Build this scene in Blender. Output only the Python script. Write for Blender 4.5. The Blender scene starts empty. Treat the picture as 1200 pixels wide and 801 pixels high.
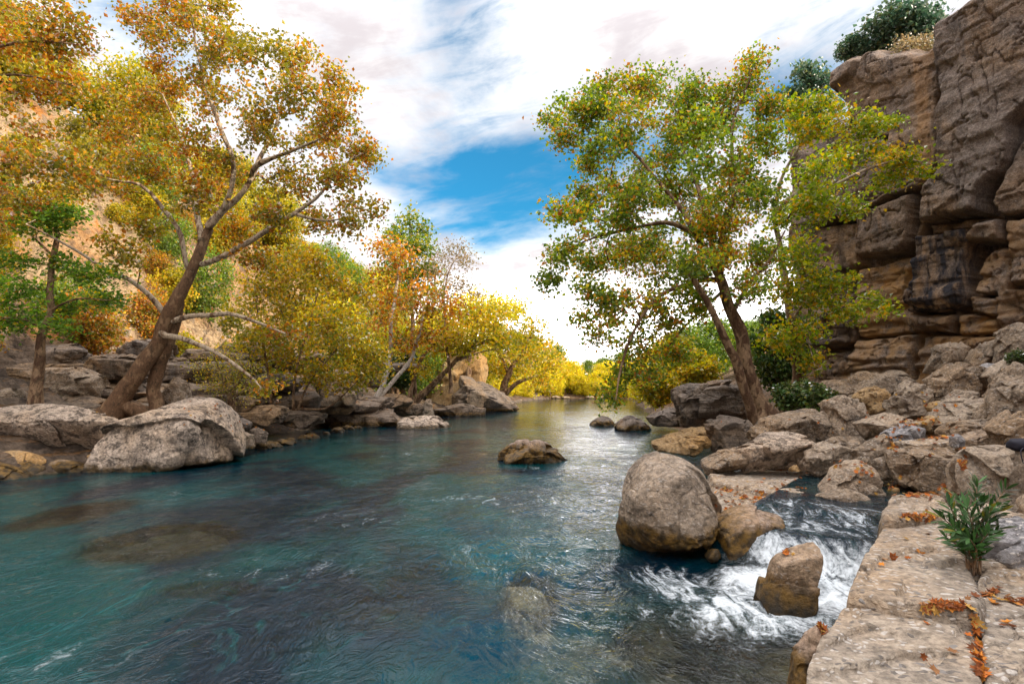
import bpy, math, random
import numpy as np
from mathutils import Vector
from mathutils.bvhtree import BVHTree

R = math.radians
rng = np.random.default_rng(7)
random.seed(7)
sc = bpy.context.scene
COL = sc.collection

# ------------------------------------------------------------------ camera
CAMZ, FPX, PITCH = 2.0, 667.0, math.atan(54.5 / 667.0)
CP, SP = math.cos(PITCH), math.sin(PITCH)


def ray(px, py):
    a, b = px - 600.0, 400.5 - py
    return np.array([a, FPX * CP - b * SP, FPX * SP + b * CP])


def P(px, py, Y):
    d = ray(px, py)
    return np.array([0, 0, CAMZ]) + d * (Y / d[1])


def W(px, py, z):
    d = ray(px, py)
    return np.array([0, 0, CAMZ]) + d * ((z - CAMZ) / d[2])


cam = bpy.data.cameras.new("camera")
cam.lens = 20.0
cam.sensor_width = 36.0
cam.clip_start = 0.1
cam.clip_end = 3000
co = bpy.data.objects.new("camera", cam)
COL.objects.link(co)
co.location = (0, 0, CAMZ)
co.rotation_euler = (R(90) + PITCH, 0, 0)
sc.camera = co


# ------------------------------------------------------------------ numpy noise
def _h(ix, iy, iz, seed):
    n = (ix * 374761393 + iy * 668265263 + iz * 2147483647 + seed * 1274126177) & 0xFFFFFFFF
    n = ((n ^ (n >> 13)) * 1274126177) & 0xFFFFFFFF
    n = ((n ^ (n >> 16)) * 2246822519) & 0xFFFFFFFF
    return ((n ^ (n >> 15)) & 0xFFFFFF) / float(0xFFFFFF)


def vnoise(p, seed=0):
    p = np.asarray(p, float)
    f = np.floor(p)
    i = f.astype(np.int64)
    t = p - f
    t = t * t * t * (t * (t * 6 - 15) + 10)
    r = 0
    for dx in (0, 1):
        wx = t[..., 0] if dx else 1 - t[..., 0]
        for dy in (0, 1):
            wy = t[..., 1] if dy else 1 - t[..., 1]
            for dz in (0, 1):
                wz = t[..., 2] if dz else 1 - t[..., 2]
                r = r + wx * wy * wz * _h(i[..., 0] + dx, i[..., 1] + dy, i[..., 2] + dz, seed)
    return r * 2 - 1


def fbm(p, seed=0, oct=4, gain=0.5, lac=2.03):
    a, s, r = 1.0, 0.0, 0.0
    for o in range(oct):
        r = r + a * vnoise(p * (lac ** o) + o * 17.3, seed + o)
        s += a
        a *= gain
    return r / s


def ss(a, b, x):
    t = np.clip((x - a) / (b - a), 0, 1)
    return t * t * (3 - 2 * t)


# ------------------------------------------------------------------ mesh helpers
def mesh_np(name, V, F, mat, smooth=True, parent=None, loc=(0, 0, 0), attrs=None, colors=None):
    V = np.asarray(V, np.float32) - np.asarray(loc, np.float32)
    F = np.asarray(F, np.int32)
    me = bpy.data.meshes.new(name)
    me.vertices.add(len(V))
    me.vertices.foreach_set("co", V.ravel())
    k = F.shape[1]
    me.loops.add(F.size)
    me.loops.foreach_set("vertex_index", F.ravel())
    me.polygons.add(len(F))
    me.polygons.foreach_set("loop_start", np.arange(0, F.size, k, dtype=np.int32))
    me.polygons.foreach_set("loop_total", np.full(len(F), k, np.int32))
    me.polygons.foreach_set("use_smooth", np.full(len(F), smooth, bool))
    me.update(calc_edges=True)
    if attrs:
        for an, av in attrs.items():
            at = me.attributes.new(an, 'FLOAT', 'POINT')
            at.data.foreach_set("value", np.asarray(av, np.float32).ravel())
    if colors is not None:
        at = me.attributes.new("col", 'FLOAT_COLOR', 'POINT')
        c4 = np.ones((len(V), 4), np.float32)
        c4[:, :3] = colors
        at.data.foreach_set("color", c4.ravel())
    me.materials.append(mat)
    o = bpy.data.objects.new(name, me)
    COL.objects.link(o)
    if parent is not None:
        o.parent = parent
    else:
        o.location = loc
    return o


def tag(o, label=None, cat=None, group=None, kind=None):
    if label:
        o["label"] = label
    if cat:
        o["category"] = cat
    if group:
        o["group"] = group
    if kind:
        o["kind"] = kind
    return o


def empty(name, loc, label, cat, group=None):
    o = bpy.data.objects.new(name, None)
    o.empty_display_size = 0.2
    COL.objects.link(o)
    o.location = loc
    return tag(o, label, cat, group)


def grid_faces(nr, nc):
    i = np.arange(nr * nc).reshape(nr, nc)
    return np.stack([i[:-1, :-1], i[:-1, 1:], i[1:, 1:], i[1:, :-1]], -1).reshape(-1, 4)


# ------------------------------------------------------------------ node helpers
class NT:
    def __init__(self, name=None, world=None):
        if world is not None:
            self.nt = world.node_tree
        else:
            self.m = bpy.data.materials.new(name)
            self.m.use_nodes = True
            self.nt = self.m.node_tree
        self.nt.nodes.clear()

    def n(self, t, **kw):
        nd = self.nt.nodes.new(t)
        for k, v in kw.items():
            setattr(nd, k, v)
        return nd

    def l(self, a, b):
        self.nt.links.new(a, b)

    def put(self, sock, v):
        if isinstance(v, bpy.types.NodeSocket):
            self.l(v, sock)
        elif isinstance(v, (tuple, list)):
            if sock.type == 'RGBA' and len(v) == 3:
                v = (*v, 1)
            sock.default_value = v
        else:
            sock.default_value = v

    def math(self, op, a, b=0.0, c=0.0, clamp=False):
        nd = self.n('ShaderNodeMath', operation=op)
        nd.use_clamp = clamp
        self.put(nd.inputs[0], a)
        self.put(nd.inputs[1], b)
        self.put(nd.inputs[2], c)
        return nd.outputs[0]

    def vmath(self, op, a, b=(0, 0, 0), out=0):
        nd = self.n('ShaderNodeVectorMath', operation=op)
        self.put(nd.inputs[0], a)
        if op == 'SCALE':
            self.put(nd.inputs['Scale'], b)
        else:
            self.put(nd.inputs[1], b)
        return nd.outputs[out]

    def mix(self, f, a, b, blend='MIX'):
        nd = self.n('ShaderNodeMix', data_type='RGBA', blend_type=blend)
        self.put(nd.inputs[0], f)
        self.put(nd.inputs[6], a)
        self.put(nd.inputs[7], b)
        return nd.outputs[2]

    def fmix(self, f, a, b):
        nd = self.n('ShaderNodeMix', data_type='FLOAT')
        self.put(nd.inputs[0], f)
        self.put(nd.inputs[2], a)
        self.put(nd.inputs[3], b)
        return nd.outputs[0]

    def smooth(self, x, a, b, o0=0.0, o1=1.0):
        nd = self.n('ShaderNodeMapRange', interpolation_type='SMOOTHSTEP')
        self.put(nd.inputs[0], x)
        self.put(nd.inputs[1], a)
        self.put(nd.inputs[2], b)
        self.put(nd.inputs[3], o0)
        self.put(nd.inputs[4], o1)
        return nd.outputs[0]

    def noise(self, vec, scale, detail=4, rough=0.55, dist=0.0, out=0):
        nd = self.n('ShaderNodeTexNoise')
        self.put(nd.inputs['Vector'], vec)
        self.put(nd.inputs['Scale'], scale)
        self.put(nd.inputs['Detail'], detail)
        self.put(nd.inputs['Roughness'], rough)
        self.put(nd.inputs['Distortion'], dist)
        return nd.outputs[out]

    def voro(self, vec, scale, feature='F1', out=0, rand=1.0):
        nd = self.n('ShaderNodeTexVoronoi', feature=feature)
        self.put(nd.inputs['Vector'], vec)
        self.put(nd.inputs['Scale'], scale)
        if 'Randomness' in nd.inputs:
            self.put(nd.inputs['Randomness'], rand)
        return nd.outputs[out]

    def bump(self, h, strength=0.5, dist=0.02, normal=None):
        nd = self.n('ShaderNodeBump')
        self.put(nd.inputs['Height'], h)
        self.put(nd.inputs['Strength'], strength)
        self.put(nd.inputs['Distance'], dist)
        if normal is not None:
            self.l(normal, nd.inputs['Normal'])
        return nd.outputs[0]

    def attr(self, name, out=2):
        nd = self.n('ShaderNodeAttribute')
        nd.attribute_name = name
        return nd.outputs[out]

    def pos(self):
        return self.n('ShaderNodeNewGeometry').outputs['Position']

    def xyz(self, v):
        nd = self.n('ShaderNodeSeparateXYZ')
        self.put(nd.inputs[0], v)
        return nd.outputs

    def princ(self, color, rough=0.8, normal=None, spec=0.3, **kw):
        nd = self.n('ShaderNodeBsdfPrincipled')
        self.put(nd.inputs['Base Color'], color)
        self.put(nd.inputs['Roughness'], rough)
        self.put(nd.inputs['Specular IOR Level'], spec)
        if normal is not None:
            self.l(normal, nd.inputs['Normal'])
        for k, v in kw.items():
            self.put(nd.inputs[k], v)
        return nd.outputs[0]

    def out(self, s, disp=None):
        nd = self.n('ShaderNodeOutputMaterial')
        self.l(s, nd.inputs['Surface'])
        return self.m


# ------------------------------------------------------------------ materials
def rock_mat(name, base, dark, warm, warm_amt=0.35, dark_amt=0.45, fleck=0.5, algae=1.0, streak=0.0, bedding=0.0, bump=1.0,
             algae_top=0.34, blocks=False, spots=0.0):
    t = NT(name)
    p = t.pos()
    x, y, z = t.xyz(p)
    big = t.noise(p, 0.55, 5, 0.6, 0.4)
    mid = t.noise(p, 2.6, 8, 0.65, 0.3)
    fine = t.noise(p, 17, 8, 0.7)
    c = t.mix(t.smooth(big, 0.42, 0.66, 0, warm_amt), base, warm)
    c = t.mix(t.math('MULTIPLY', t.smooth(mid, 0.47, 0.66), dark_amt), c, dark)
    # grain
    g = t.smooth(fine, 0.3, 0.72, 0.55, 1.4)
    vg = t.vmath('SCALE', c, g)
    c = vg
    # dark lichen / black crust spots
    l1 = t.noise(p, 7.5, 7, 0.72, 0.2)
    lm = t.noise(t.vmath('ADD', p, (13, 5, 2)), 0.9, 3, 0.5)
    lf = t.math('MULTIPLY', t.smooth(l1, 0.55, 0.63), t.smooth(lm, 0.42, 0.6, 0.15, 1.0))
    c = t.mix(t.math('MULTIPLY', lf, 0.75 * min(1.0, dark_amt * 1.8)), c, (0.035, 0.03, 0.026))
    if spots:
        s1 = t.noise(t.vmath('MULTIPLY', p, (1, 1, 1.4)), 4.2, 9, 0.78, 0.3)
        c = t.mix(t.math('MULTIPLY', t.smooth(s1, 0.515, 0.56), 0.9 * spots), c, (0.03, 0.024, 0.02))
    # pale flecks / pebbles of the conglomerate
    if fleck > 0:
        pv = t.vmath('MULTIPLY', p, (1.0, 1.35, 2.0))
        pvd = t.vmath('ADD', pv, t.vmath('SCALE', t.noise(p, 5, 3, 0.5, 0, 1), 0.25))
        vc = t.voro(pvd, 20, 'F1', 1)
        vd = t.voro(pvd, 20, 'F1', 0)
        hue = t.xyz(vc)[0]
        fm = t.math('MULTIPLY', t.smooth(hue, 0.62, 0.72), t.smooth(vd, 0.5, 0.32))
        c = t.mix(t.math('MULTIPLY', fm, fleck), c, (0.6, 0.55, 0.5))
        dm = t.math('MULTIPLY', t.smooth(t.xyz(vc)[1], 0.78, 0.84), t.smooth(vd, 0.5, 0.35))
        c = t.mix(t.math('MULTIPLY', dm, fleck * 0.8), c, (0.11, 0.105, 0.105))
    if streak > 0:
        sv = t.vmath('MULTIPLY', p, (1.0, 1.0, 0.12))
        sn = t.noise(sv, 1.6, 5, 0.6, 0.6)
        c = t.mix(t.math('MULTIPLY', t.smooth(sn, 0.52, 0.68), streak), c, (0.045, 0.04, 0.042))
        sn2 = t.noise(t.vmath('ADD', sv, (7, 3, 0)), 1.1, 4, 0.6, 0.4)
        c = t.mix(t.math('MULTIPLY', t.smooth(sn2, 0.55, 0.7), streak * 0.8), c, (0.40, 0.20, 0.06))
    if blocks:
        oc = t.attr('ochre')
        ocn = t.math('MULTIPLY', oc, t.smooth(t.noise(p, 1.3, 6, 0.62, 0.5), 0.32, 0.62))
        c = t.mix(ocn, c, t.mix(t.noise(p, 3, 4), (0.46, 0.22, 0.06), (0.36, 0.25, 0.13)))
        st = t.attr('stain')
        stn = t.math('MULTIPLY', st, t.smooth(t.noise(t.vmath('MULTIPLY', p, (1.6, 1.6, 0.35)), 1.7, 6, 0.62, 0.3), 0.36, 0.58))
        c = t.mix(stn, c, (0.035, 0.033, 0.04))
    h = t.math('ADD', t.math('MULTIPLY', fine, 0.45), t.math('MULTIPLY', t.noise(p, 5, 8, 0.68, 0.5), 1.0))
    if bedding > 0:
        bv = t.vmath('MULTIPLY', p, (0.35, 0.35, 5.0))
        bn = t.noise(bv, 1.6, 6, 0.65, 0.5)
        h = t.math('ADD', h, t.math('MULTIPLY', bn, 1.6 * bedding))
        c = t.mix(t.math('MULTIPLY', t.smooth(bn, 0.5, 0.36), 0.55 * bedding), c, dark)
    if fleck > 0:
        h = t.math('ADD', h, t.math('MULTIPLY', t.smooth(vd, 0.55, 0.1), 0.22 * fleck))
    rough = 0.85
    if algae > 0:
        an = t.noise(p, 3.5, 5, 0.6)
        zz = t.math('ADD', z, t.math('MULTIPLY', t.math('SUBTRACT', an, 0.5), 0.42))
        am = t.smooth(zz, algae_top, algae_top - 0.16, 0, algae)
        ac = t.mix(t.smooth(t.noise(p, 9, 5), 0.4, 0.62), (0.17, 0.095, 0.022), (0.05, 0.032, 0.014))
        c = t.mix(am, c, ac)
        wet = t.smooth(zz, 0.20, 0.05)
        c = t.mix(t.math('MULTIPLY', wet, 0.7), c, (0.022, 0.019, 0.013))
        rough = t.fmix(am, 0.85, 0.42)
    nrm = t.bump(h, 0.85 * min(1, bump), 0.055 * bump)
    return t.out(t.princ(c, rough, nrm, 0.25))


M = {}
M['grey'] = rock_mat('weathered_limestone', (0.275, 0.21, 0.15), (0.08, 0.06, 0.046), (0.30, 0.19, 0.10), 0.6, 0.7, 0.35, bump=1.5)
M['midboulder'] = rock_mat('river_boulder', (0.31, 0.245, 0.185), (0.10, 0.078, 0.06), (0.36, 0.25, 0.15), 0.4, 0.6, 0.3, algae_top=0.44, bump=1.2)
M['wetrock'] = rock_mat('cascade_rock', (0.40, 0.30, 0.235), (0.14, 0.08, 0.04), (0.30, 0.19, 0.06), 0.4, 0.6, 0.3, algae_top=0.34, bump=1.5)
M['pale'] = rock_mat('pale_limestone', (0.36, 0.285, 0.212), (0.11, 0.08, 0.062), (0.36, 0.235, 0.135), 0.5, 0.55, 0.3, bump=1.5)
M['ledge'] = rock_mat('conglomerate_ledge', (0.395, 0.33, 0.26), (0.17, 0.14, 0.115), (0.42, 0.28, 0.16), 0.6, 0.45, 0.85, bedding=0.45, bump=1.2)
M['spotted'] = rock_mat('black_spotted_limestone', (0.50, 0.40, 0.315), (0.12, 0.09, 0.07), (0.46, 0.31, 0.18), 0.5, 0.7, 0.15, algae_top=0.22, bump=1.8, spots=0.8)
M['ochre'] = rock_mat('ochre_rock', (0.36, 0.24, 0.12), (0.14, 0.085, 0.04), (0.45, 0.24, 0.07), 0.7, 0.5, 0.15)
M['dark'] = rock_mat('dark_layered_rock', (0.17, 0.135, 0.11), (0.045, 0.036, 0.03), (0.26, 0.17, 0.09), 0.5, 0.75, 0.1, streak=0.3, bedding=0.8, bump=1.4)
M['strata'] = rock_mat('bedded_bank_rock', (0.19, 0.142, 0.105), (0.045, 0.033, 0.025), (0.30, 0.18, 0.08), 0.7, 0.7, 0.15, bedding=1.0, bump=1.5)
M['moss'] = rock_mat('mossy_wet_rock', (0.34, 0.25, 0.19), (0.10, 0.06, 0.03), (0.30, 0.17, 0.05), 0.6, 0.6, 0.2, algae_top=0.52)
M['bluegrey'] = rock_mat('bluish_grey_stone', (0.27, 0.26, 0.265), (0.12, 0.115, 0.12), (0.33, 0.28, 0.24), 0.2, 0.4, 0.7)
M['cliff'] = rock_mat('cliff_rock', (0.225, 0.175, 0.145), (0.06, 0.046, 0.038), (0.33, 0.20, 0.10), 0.5, 0.55, 0.3, algae=0, streak=0.5,
                      bedding=0.35, bump=2.2, blocks=True)
M['shoal'] = rock_mat('shoal_rock', (0.30, 0.23, 0.15), (0.12, 0.09, 0.05), (0.34, 0.22, 0.10), 0.6, 0.5, 0.2, algae=0)
M['mossledge'] = rock_mat('mossy_ledge', (0.37, 0.30, 0.23), (0.16, 0.13, 0.10), (0.42, 0.28, 0.16), 0.6, 0.45, 0.6, bedding=0.4, bump=1.2, algae_top=0.66)
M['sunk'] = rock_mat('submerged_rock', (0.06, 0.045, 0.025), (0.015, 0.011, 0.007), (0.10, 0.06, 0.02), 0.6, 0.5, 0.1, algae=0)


def ground_mat():
    t = NT('valley_ground')
    p = t.pos()
    x, y, z = t.xyz(p)
    nrm = t.n('ShaderNodeNewGeometry').outputs['True Normal']
    nz = t.xyz(nrm)[2]
    big = t.noise(p, 0.22, 6, 0.62, 0.6)
    mid = t.noise(p, 1.3, 8, 0.66, 0.4)
    fine = t.noise(p, 9, 8, 0.7)
    rock = t.mix(t.smooth(big, 0.36, 0.58), (0.36, 0.19, 0.075), (0.42, 0.30, 0.18))
    rock = t.mix(t.smooth(t.noise(t.vmath('MULTIPLY', p, (1, 1, 0.3)), 0.6, 5, 0.6, 0.5), 0.54, 0.66, 0, 0.85), rock, (0.45, 0.17, 0.03))
    m3 = t.noise(p, 3.6, 8, 0.72, 0.3)
    rock = t.mix(t.smooth(m3, 0.52, 0.60, 0, 0.75), rock, (0.17, 0.10, 0.05))
    rock = t.mix(t.smooth(t.noise(p, 0.8, 6, 0.65), 0.55, 0.62, 0, 0.6), rock, (0.20, 0.17, 0.14))
    rock = t.mix(t.smooth(mid, 0.48, 0.64, 0, 0.8), rock, (0.13, 0.09, 0.06))
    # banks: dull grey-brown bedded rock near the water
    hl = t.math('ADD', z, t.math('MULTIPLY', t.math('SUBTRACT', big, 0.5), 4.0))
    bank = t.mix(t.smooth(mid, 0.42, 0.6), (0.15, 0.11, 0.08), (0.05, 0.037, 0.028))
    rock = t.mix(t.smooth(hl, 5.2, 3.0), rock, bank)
    soil = t.mix(t.smooth(fine, 0.4, 0.6), (0.08, 0.05, 0.025), (0.16, 0.08, 0.03))
    c = t.mix(t.math('MULTIPLY', t.smooth(nz, 0.86, 0.97), t.smooth(mid, 0.35, 0.55)), rock, soil)
    bedm = t.smooth(z, 0.06, -0.03)
    bed = t.mix(t.smooth(t.noise(p, 2.2, 6, 0.6), 0.38, 0.62), (0.045, 0.035, 0.02), (0.20, 0.145, 0.08))
    c = t.mix(bedm, c, bed)
    c = t.vmath('SCALE', c, t.smooth(fine, 0.3, 0.7, 0.65, 1.3))
    bv = t.noise(t.vmath('MULTIPLY', p, (0.35, 0.35, 3.0)), 1.6, 6, 0.65, 0.5)
    h = t.math('ADD', t.math('ADD', t.math('MULTIPLY', fine, 0.4), m3), t.math('ADD', mid, t.math('MULTIPLY', bv, 1.2)))
    return t.out(t.princ(c, 0.9, t.bump(h, 0.9, 0.16), 0.15))


def leaf_mat(name, gloss=0.25, trans=0.48, rough=0.5):
    t = NT(name)
    c = t.attr('col', 0)
    d = t.n('ShaderNodeBsdfDiffuse')
    t.l(c, d.inputs[0])
    tr = t.n('ShaderNodeBsdfTranslucent')
    hs = t.n('ShaderNodeHueSaturation')
    t.put(hs.inputs['Saturation'], 1.12)
    t.put(hs.inputs['Value'], 1.5)
    t.l(c, hs.inputs['Color'])
    t.l(hs.outputs[0], tr.inputs[0])
    m = t.n('ShaderNodeMixShader')
    m.inputs[0].default_value = trans
    t.l(d.outputs[0], m.inputs[1])
    t.l(tr.outputs[0], m.inputs[2])
    g = t.n('ShaderNodeBsdfGlossy')
    g.inputs['Roughness'].default_value = rough
    fr = t.n('ShaderNodeFresnel')
    fr.inputs[0].default_value = 1.35
    m2 = t.n('ShaderNodeMixShader')
    t.put(m2.inputs[0], t.math('MULTIPLY', fr.outputs[0], gloss))
    t.l(m.outputs[0], m2.inputs[1])
    t.l(g.outputs[0], m2.inputs[2])
    return t.out(m2.outputs[0])


def bark_mat(name, pale, brown, amt, thick=False):
    t = NT(name)
    tc = t.n('ShaderNodeTexCoord').outputs['Object']
    v = t.vmath('MULTIPLY', tc, (1, 1, 0.55))
    a = t.noise(v, 4.5, 6, 0.6, 0.6)
    b = t.noise(v, 22, 6, 0.65)
    if thick:
        tk = t.smooth(t.attr('thickness'), 0.09, 0.16)
        a = t.math('ADD', a, t.math('MULTIPLY', tk, 0.12))
        pale = t.mix(tk, pale, (0.24, 0.15, 0.085))
    c = t.mix(t.smooth(a, 0.5 - amt, 0.62 - amt), pale, brown)
    c = t.mix(t.smooth(t.noise(t.vmath('ADD', v, (4, 4, 4)), 9, 4, 0.6), 0.56, 0.63, 0, 0.65), c, (0.05, 0.035, 0.022))
    c = t.vmath('SCALE', c, t.smooth(b, 0.3, 0.7, 0.7, 1.25))
    h = t.math('ADD', t.math('MULTIPLY', a, 1.0), t.math('MULTIPLY', b, 0.5))
    return t.out(t.princ(c, 0.85, t.bump(h, 0.8, 0.03), 0.2))


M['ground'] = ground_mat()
M['leaf'] = leaf_mat('tree_leaves')
M['waxleaf'] = leaf_mat('waxy_leaves', 0.7, 0.25, 0.35)
M['litter'] = leaf_mat('dry_leaves', 0.15, 0.12, 0.6)
M['bark'] = bark_mat('plane_bark', (0.40, 0.32, 0.23), (0.14, 0.08, 0.045), 0.0, True)
M['barkdark'] = bark_mat('mottled_brown_bark', (0.26, 0.17, 0.10), (0.10, 0.055, 0.032), 0.05)
M['barkwhite'] = bark_mat('whitish_bark', (0.46, 0.40, 0.34), (0.24, 0.18, 0.13), -0.06)

# ------------------------------------------------------------------ terrain
XL = ([-60, -20, 5, 12.7, 16.7, 25, 32, 36, 50, 78, 100, 118, 200], [-16, -14, -13, -11.4, -9.6, -10.6, -9.7, -7.9, -5.2, -0.3, 4, 9, 40])
XR = ([-60, -20, 2.7, 5, 7, 10, 15, 22, 30, 45, 90, 108, 130], [5, 3.5, 1.7, 2.1, 3.0, 4.3, 6.0, 7.3, 8.0, 11, 19, 40, 120])
CH = [(4.1, 7.7), (3.7, 6.9), (3.3, 6.2), (2.9, 5.7), (2.4, 5.2)]


def terrain(x, y):
    xl, xr = np.interp(y, *XL), np.interp(y, *XR)
    w1 = vnoise(np.stack([x * 0.35, y * 0.35, x * 0], -1), 3) * 0.5
    dl, dr, df = xl - x + w1, x - xr + w1 * 0.6, y - 116 + x * 0.05 + w1
    p3 = np.stack([x, y, np.zeros_like(x)], -1)
    far = 1 - 0.45 * ss(45, 100, y)
    zl = np.interp(dl, [0, 0.6, 2.5, 4, 6, 8, 10, 12, 15, 18, 22, 30, 60, 200, 900], [0, 0.4, 0.9, 1.35, 1.9, 3.0, 5.2, 7.6, 12, 16.0, 18.5, 22, 25, 28, 36]) 
    zl = zl * (1 - (1 - far) * ss(3, 9, dl))
    zl += fbm(p3 * 0.16, 11, 4) * 3.4 * ss(6, 14, dl) * far
    zl += (np.abs(fbm(p3 * 0.45, 23, 4)) - 0.2) * 2.2 * ss(5, 10, dl)
    hm = ss(6, 10, dl)
    zl += (0.35 - np.abs(fbm(p3 * 0.9, 24, 4))) * 1.3 * hm + fbm(p3 * 2.3, 25, 3) * 0.45 * hm
    # bedded terraces on the lower bank
    wp = fbm(p3 * 0.5, 31, 3) * 0.5
    s = 0.36
    q = (zl + wp) / s
    f = q - np.floor(q)
    zt = (np.floor(q) + ss(0.55, 1.0, f)) * s - wp
    tm = ss(0.4, 1.0, dl) * (1 - ss(9, 13, dl))
    zl = zl * (1 - tm) + zt * tm
    zl += fbm(p3 * 2.1, 5, 3) * 0.12 * ss(0.2, 1.5, dl)
    zrn = np.interp(dr, [0, 0.4, 1.2, 3, 6, 9, 12, 15, 20], [0, 0.12, 0.26, 0.55, 1.15, 1.9, 2.3, 2.6, 3.0])
    zrf = np.interp(dr, [0, 1, 4, 8, 14, 25, 60, 300, 900], [0, 0.5, 1.2, 2.4, 5, 9, 14, 25, 36])
    k = ss(30, 48, y)
    zr = zrn * (1 - k) + zrf * k + fbm(p3 * 1.1, 9, 4) * 0.22 * ss(0.1, 1.5, dr)
    zf = np.interp(df, [0, 1.5, 6, 25, 60, 200, 900], [0, 0.8, 1.4, 2.4, 4, 9, 14]) + fbm(p3 * 0.08, 4, 3) * 1.2 * ss(3, 20, df)
    land = np.maximum(np.maximum(np.where(dl > 0, zl, -9), np.where(dr > 0, zr, -9)), np.where(df > 0, zf, -9))
    bl = np.interp(-dl, [0, 0.8, 2.5, 5], [0, 0.6, 1.5, 2.2])
    br = np.interp(-dr, [0, 0.5, 1.6, 2.8, 4.2, 6.5], [0, 0.25, 0.38, 0.6, 1.3, 2.4])
    bf = np.interp(-df, [0, 2, 6, 20], [0, 0.4, 1.0, 2])
    bed = -np.minimum(np.minimum(bl, br), bf)
    bed = bed + fbm(p3 * 0.7, 15, 4) * 0.5 * ss(0.05, 1.2, -bed)
    z = np.where(land > -8, land, np.minimum(bed, -0.02))
    for cx, cy in CH:
        z = z - 0.32 * np.exp(-(((x - cx) ** 2 + (y - cy) ** 2) / 0.35))
    return z


def axis(segs):
    out = []
    for a, b, st in segs:
        out += list(np.arange(a, b, st))
    out.append(segs[-1][1])
    return np.array(out)


gx = axis([(-900, -150, 50), (-150, -60, 6), (-60, -34, 0.9), (-34, -22, 0.3), (-22, -8, 0.11), (-8, 2, 0.16), (2, 9, 0.12), (9, 22, 0.3), (22, 60, 1.5), (60, 160, 8),
           (160, 900, 50)])
gy = axis([(-300, -40, 20), (-40, 0, 2), (0, 5, 0.3), (5, 24, 0.13), (24, 44, 0.2), (44, 80, 0.45), (80, 125, 0.8), (125, 170, 2), (170, 400, 12), (400, 1200, 60)])
GX, GY = np.meshgrid(gx, gy)
GZ = terrain(GX, GY)
gV = np.stack([GX, GY, GZ], -1).reshape(-1, 3)
gF = grid_faces(len(gy), len(gx))
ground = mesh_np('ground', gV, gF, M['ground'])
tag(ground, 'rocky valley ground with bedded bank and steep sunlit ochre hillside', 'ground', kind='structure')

BV, BF = [gV], [gF]           # surfaces for dropping things on
boff = [len(gV)]


def reg(V, F):
    BV.append(V)
    BF.append(F + boff[0])
    boff[0] += len(V)


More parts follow.
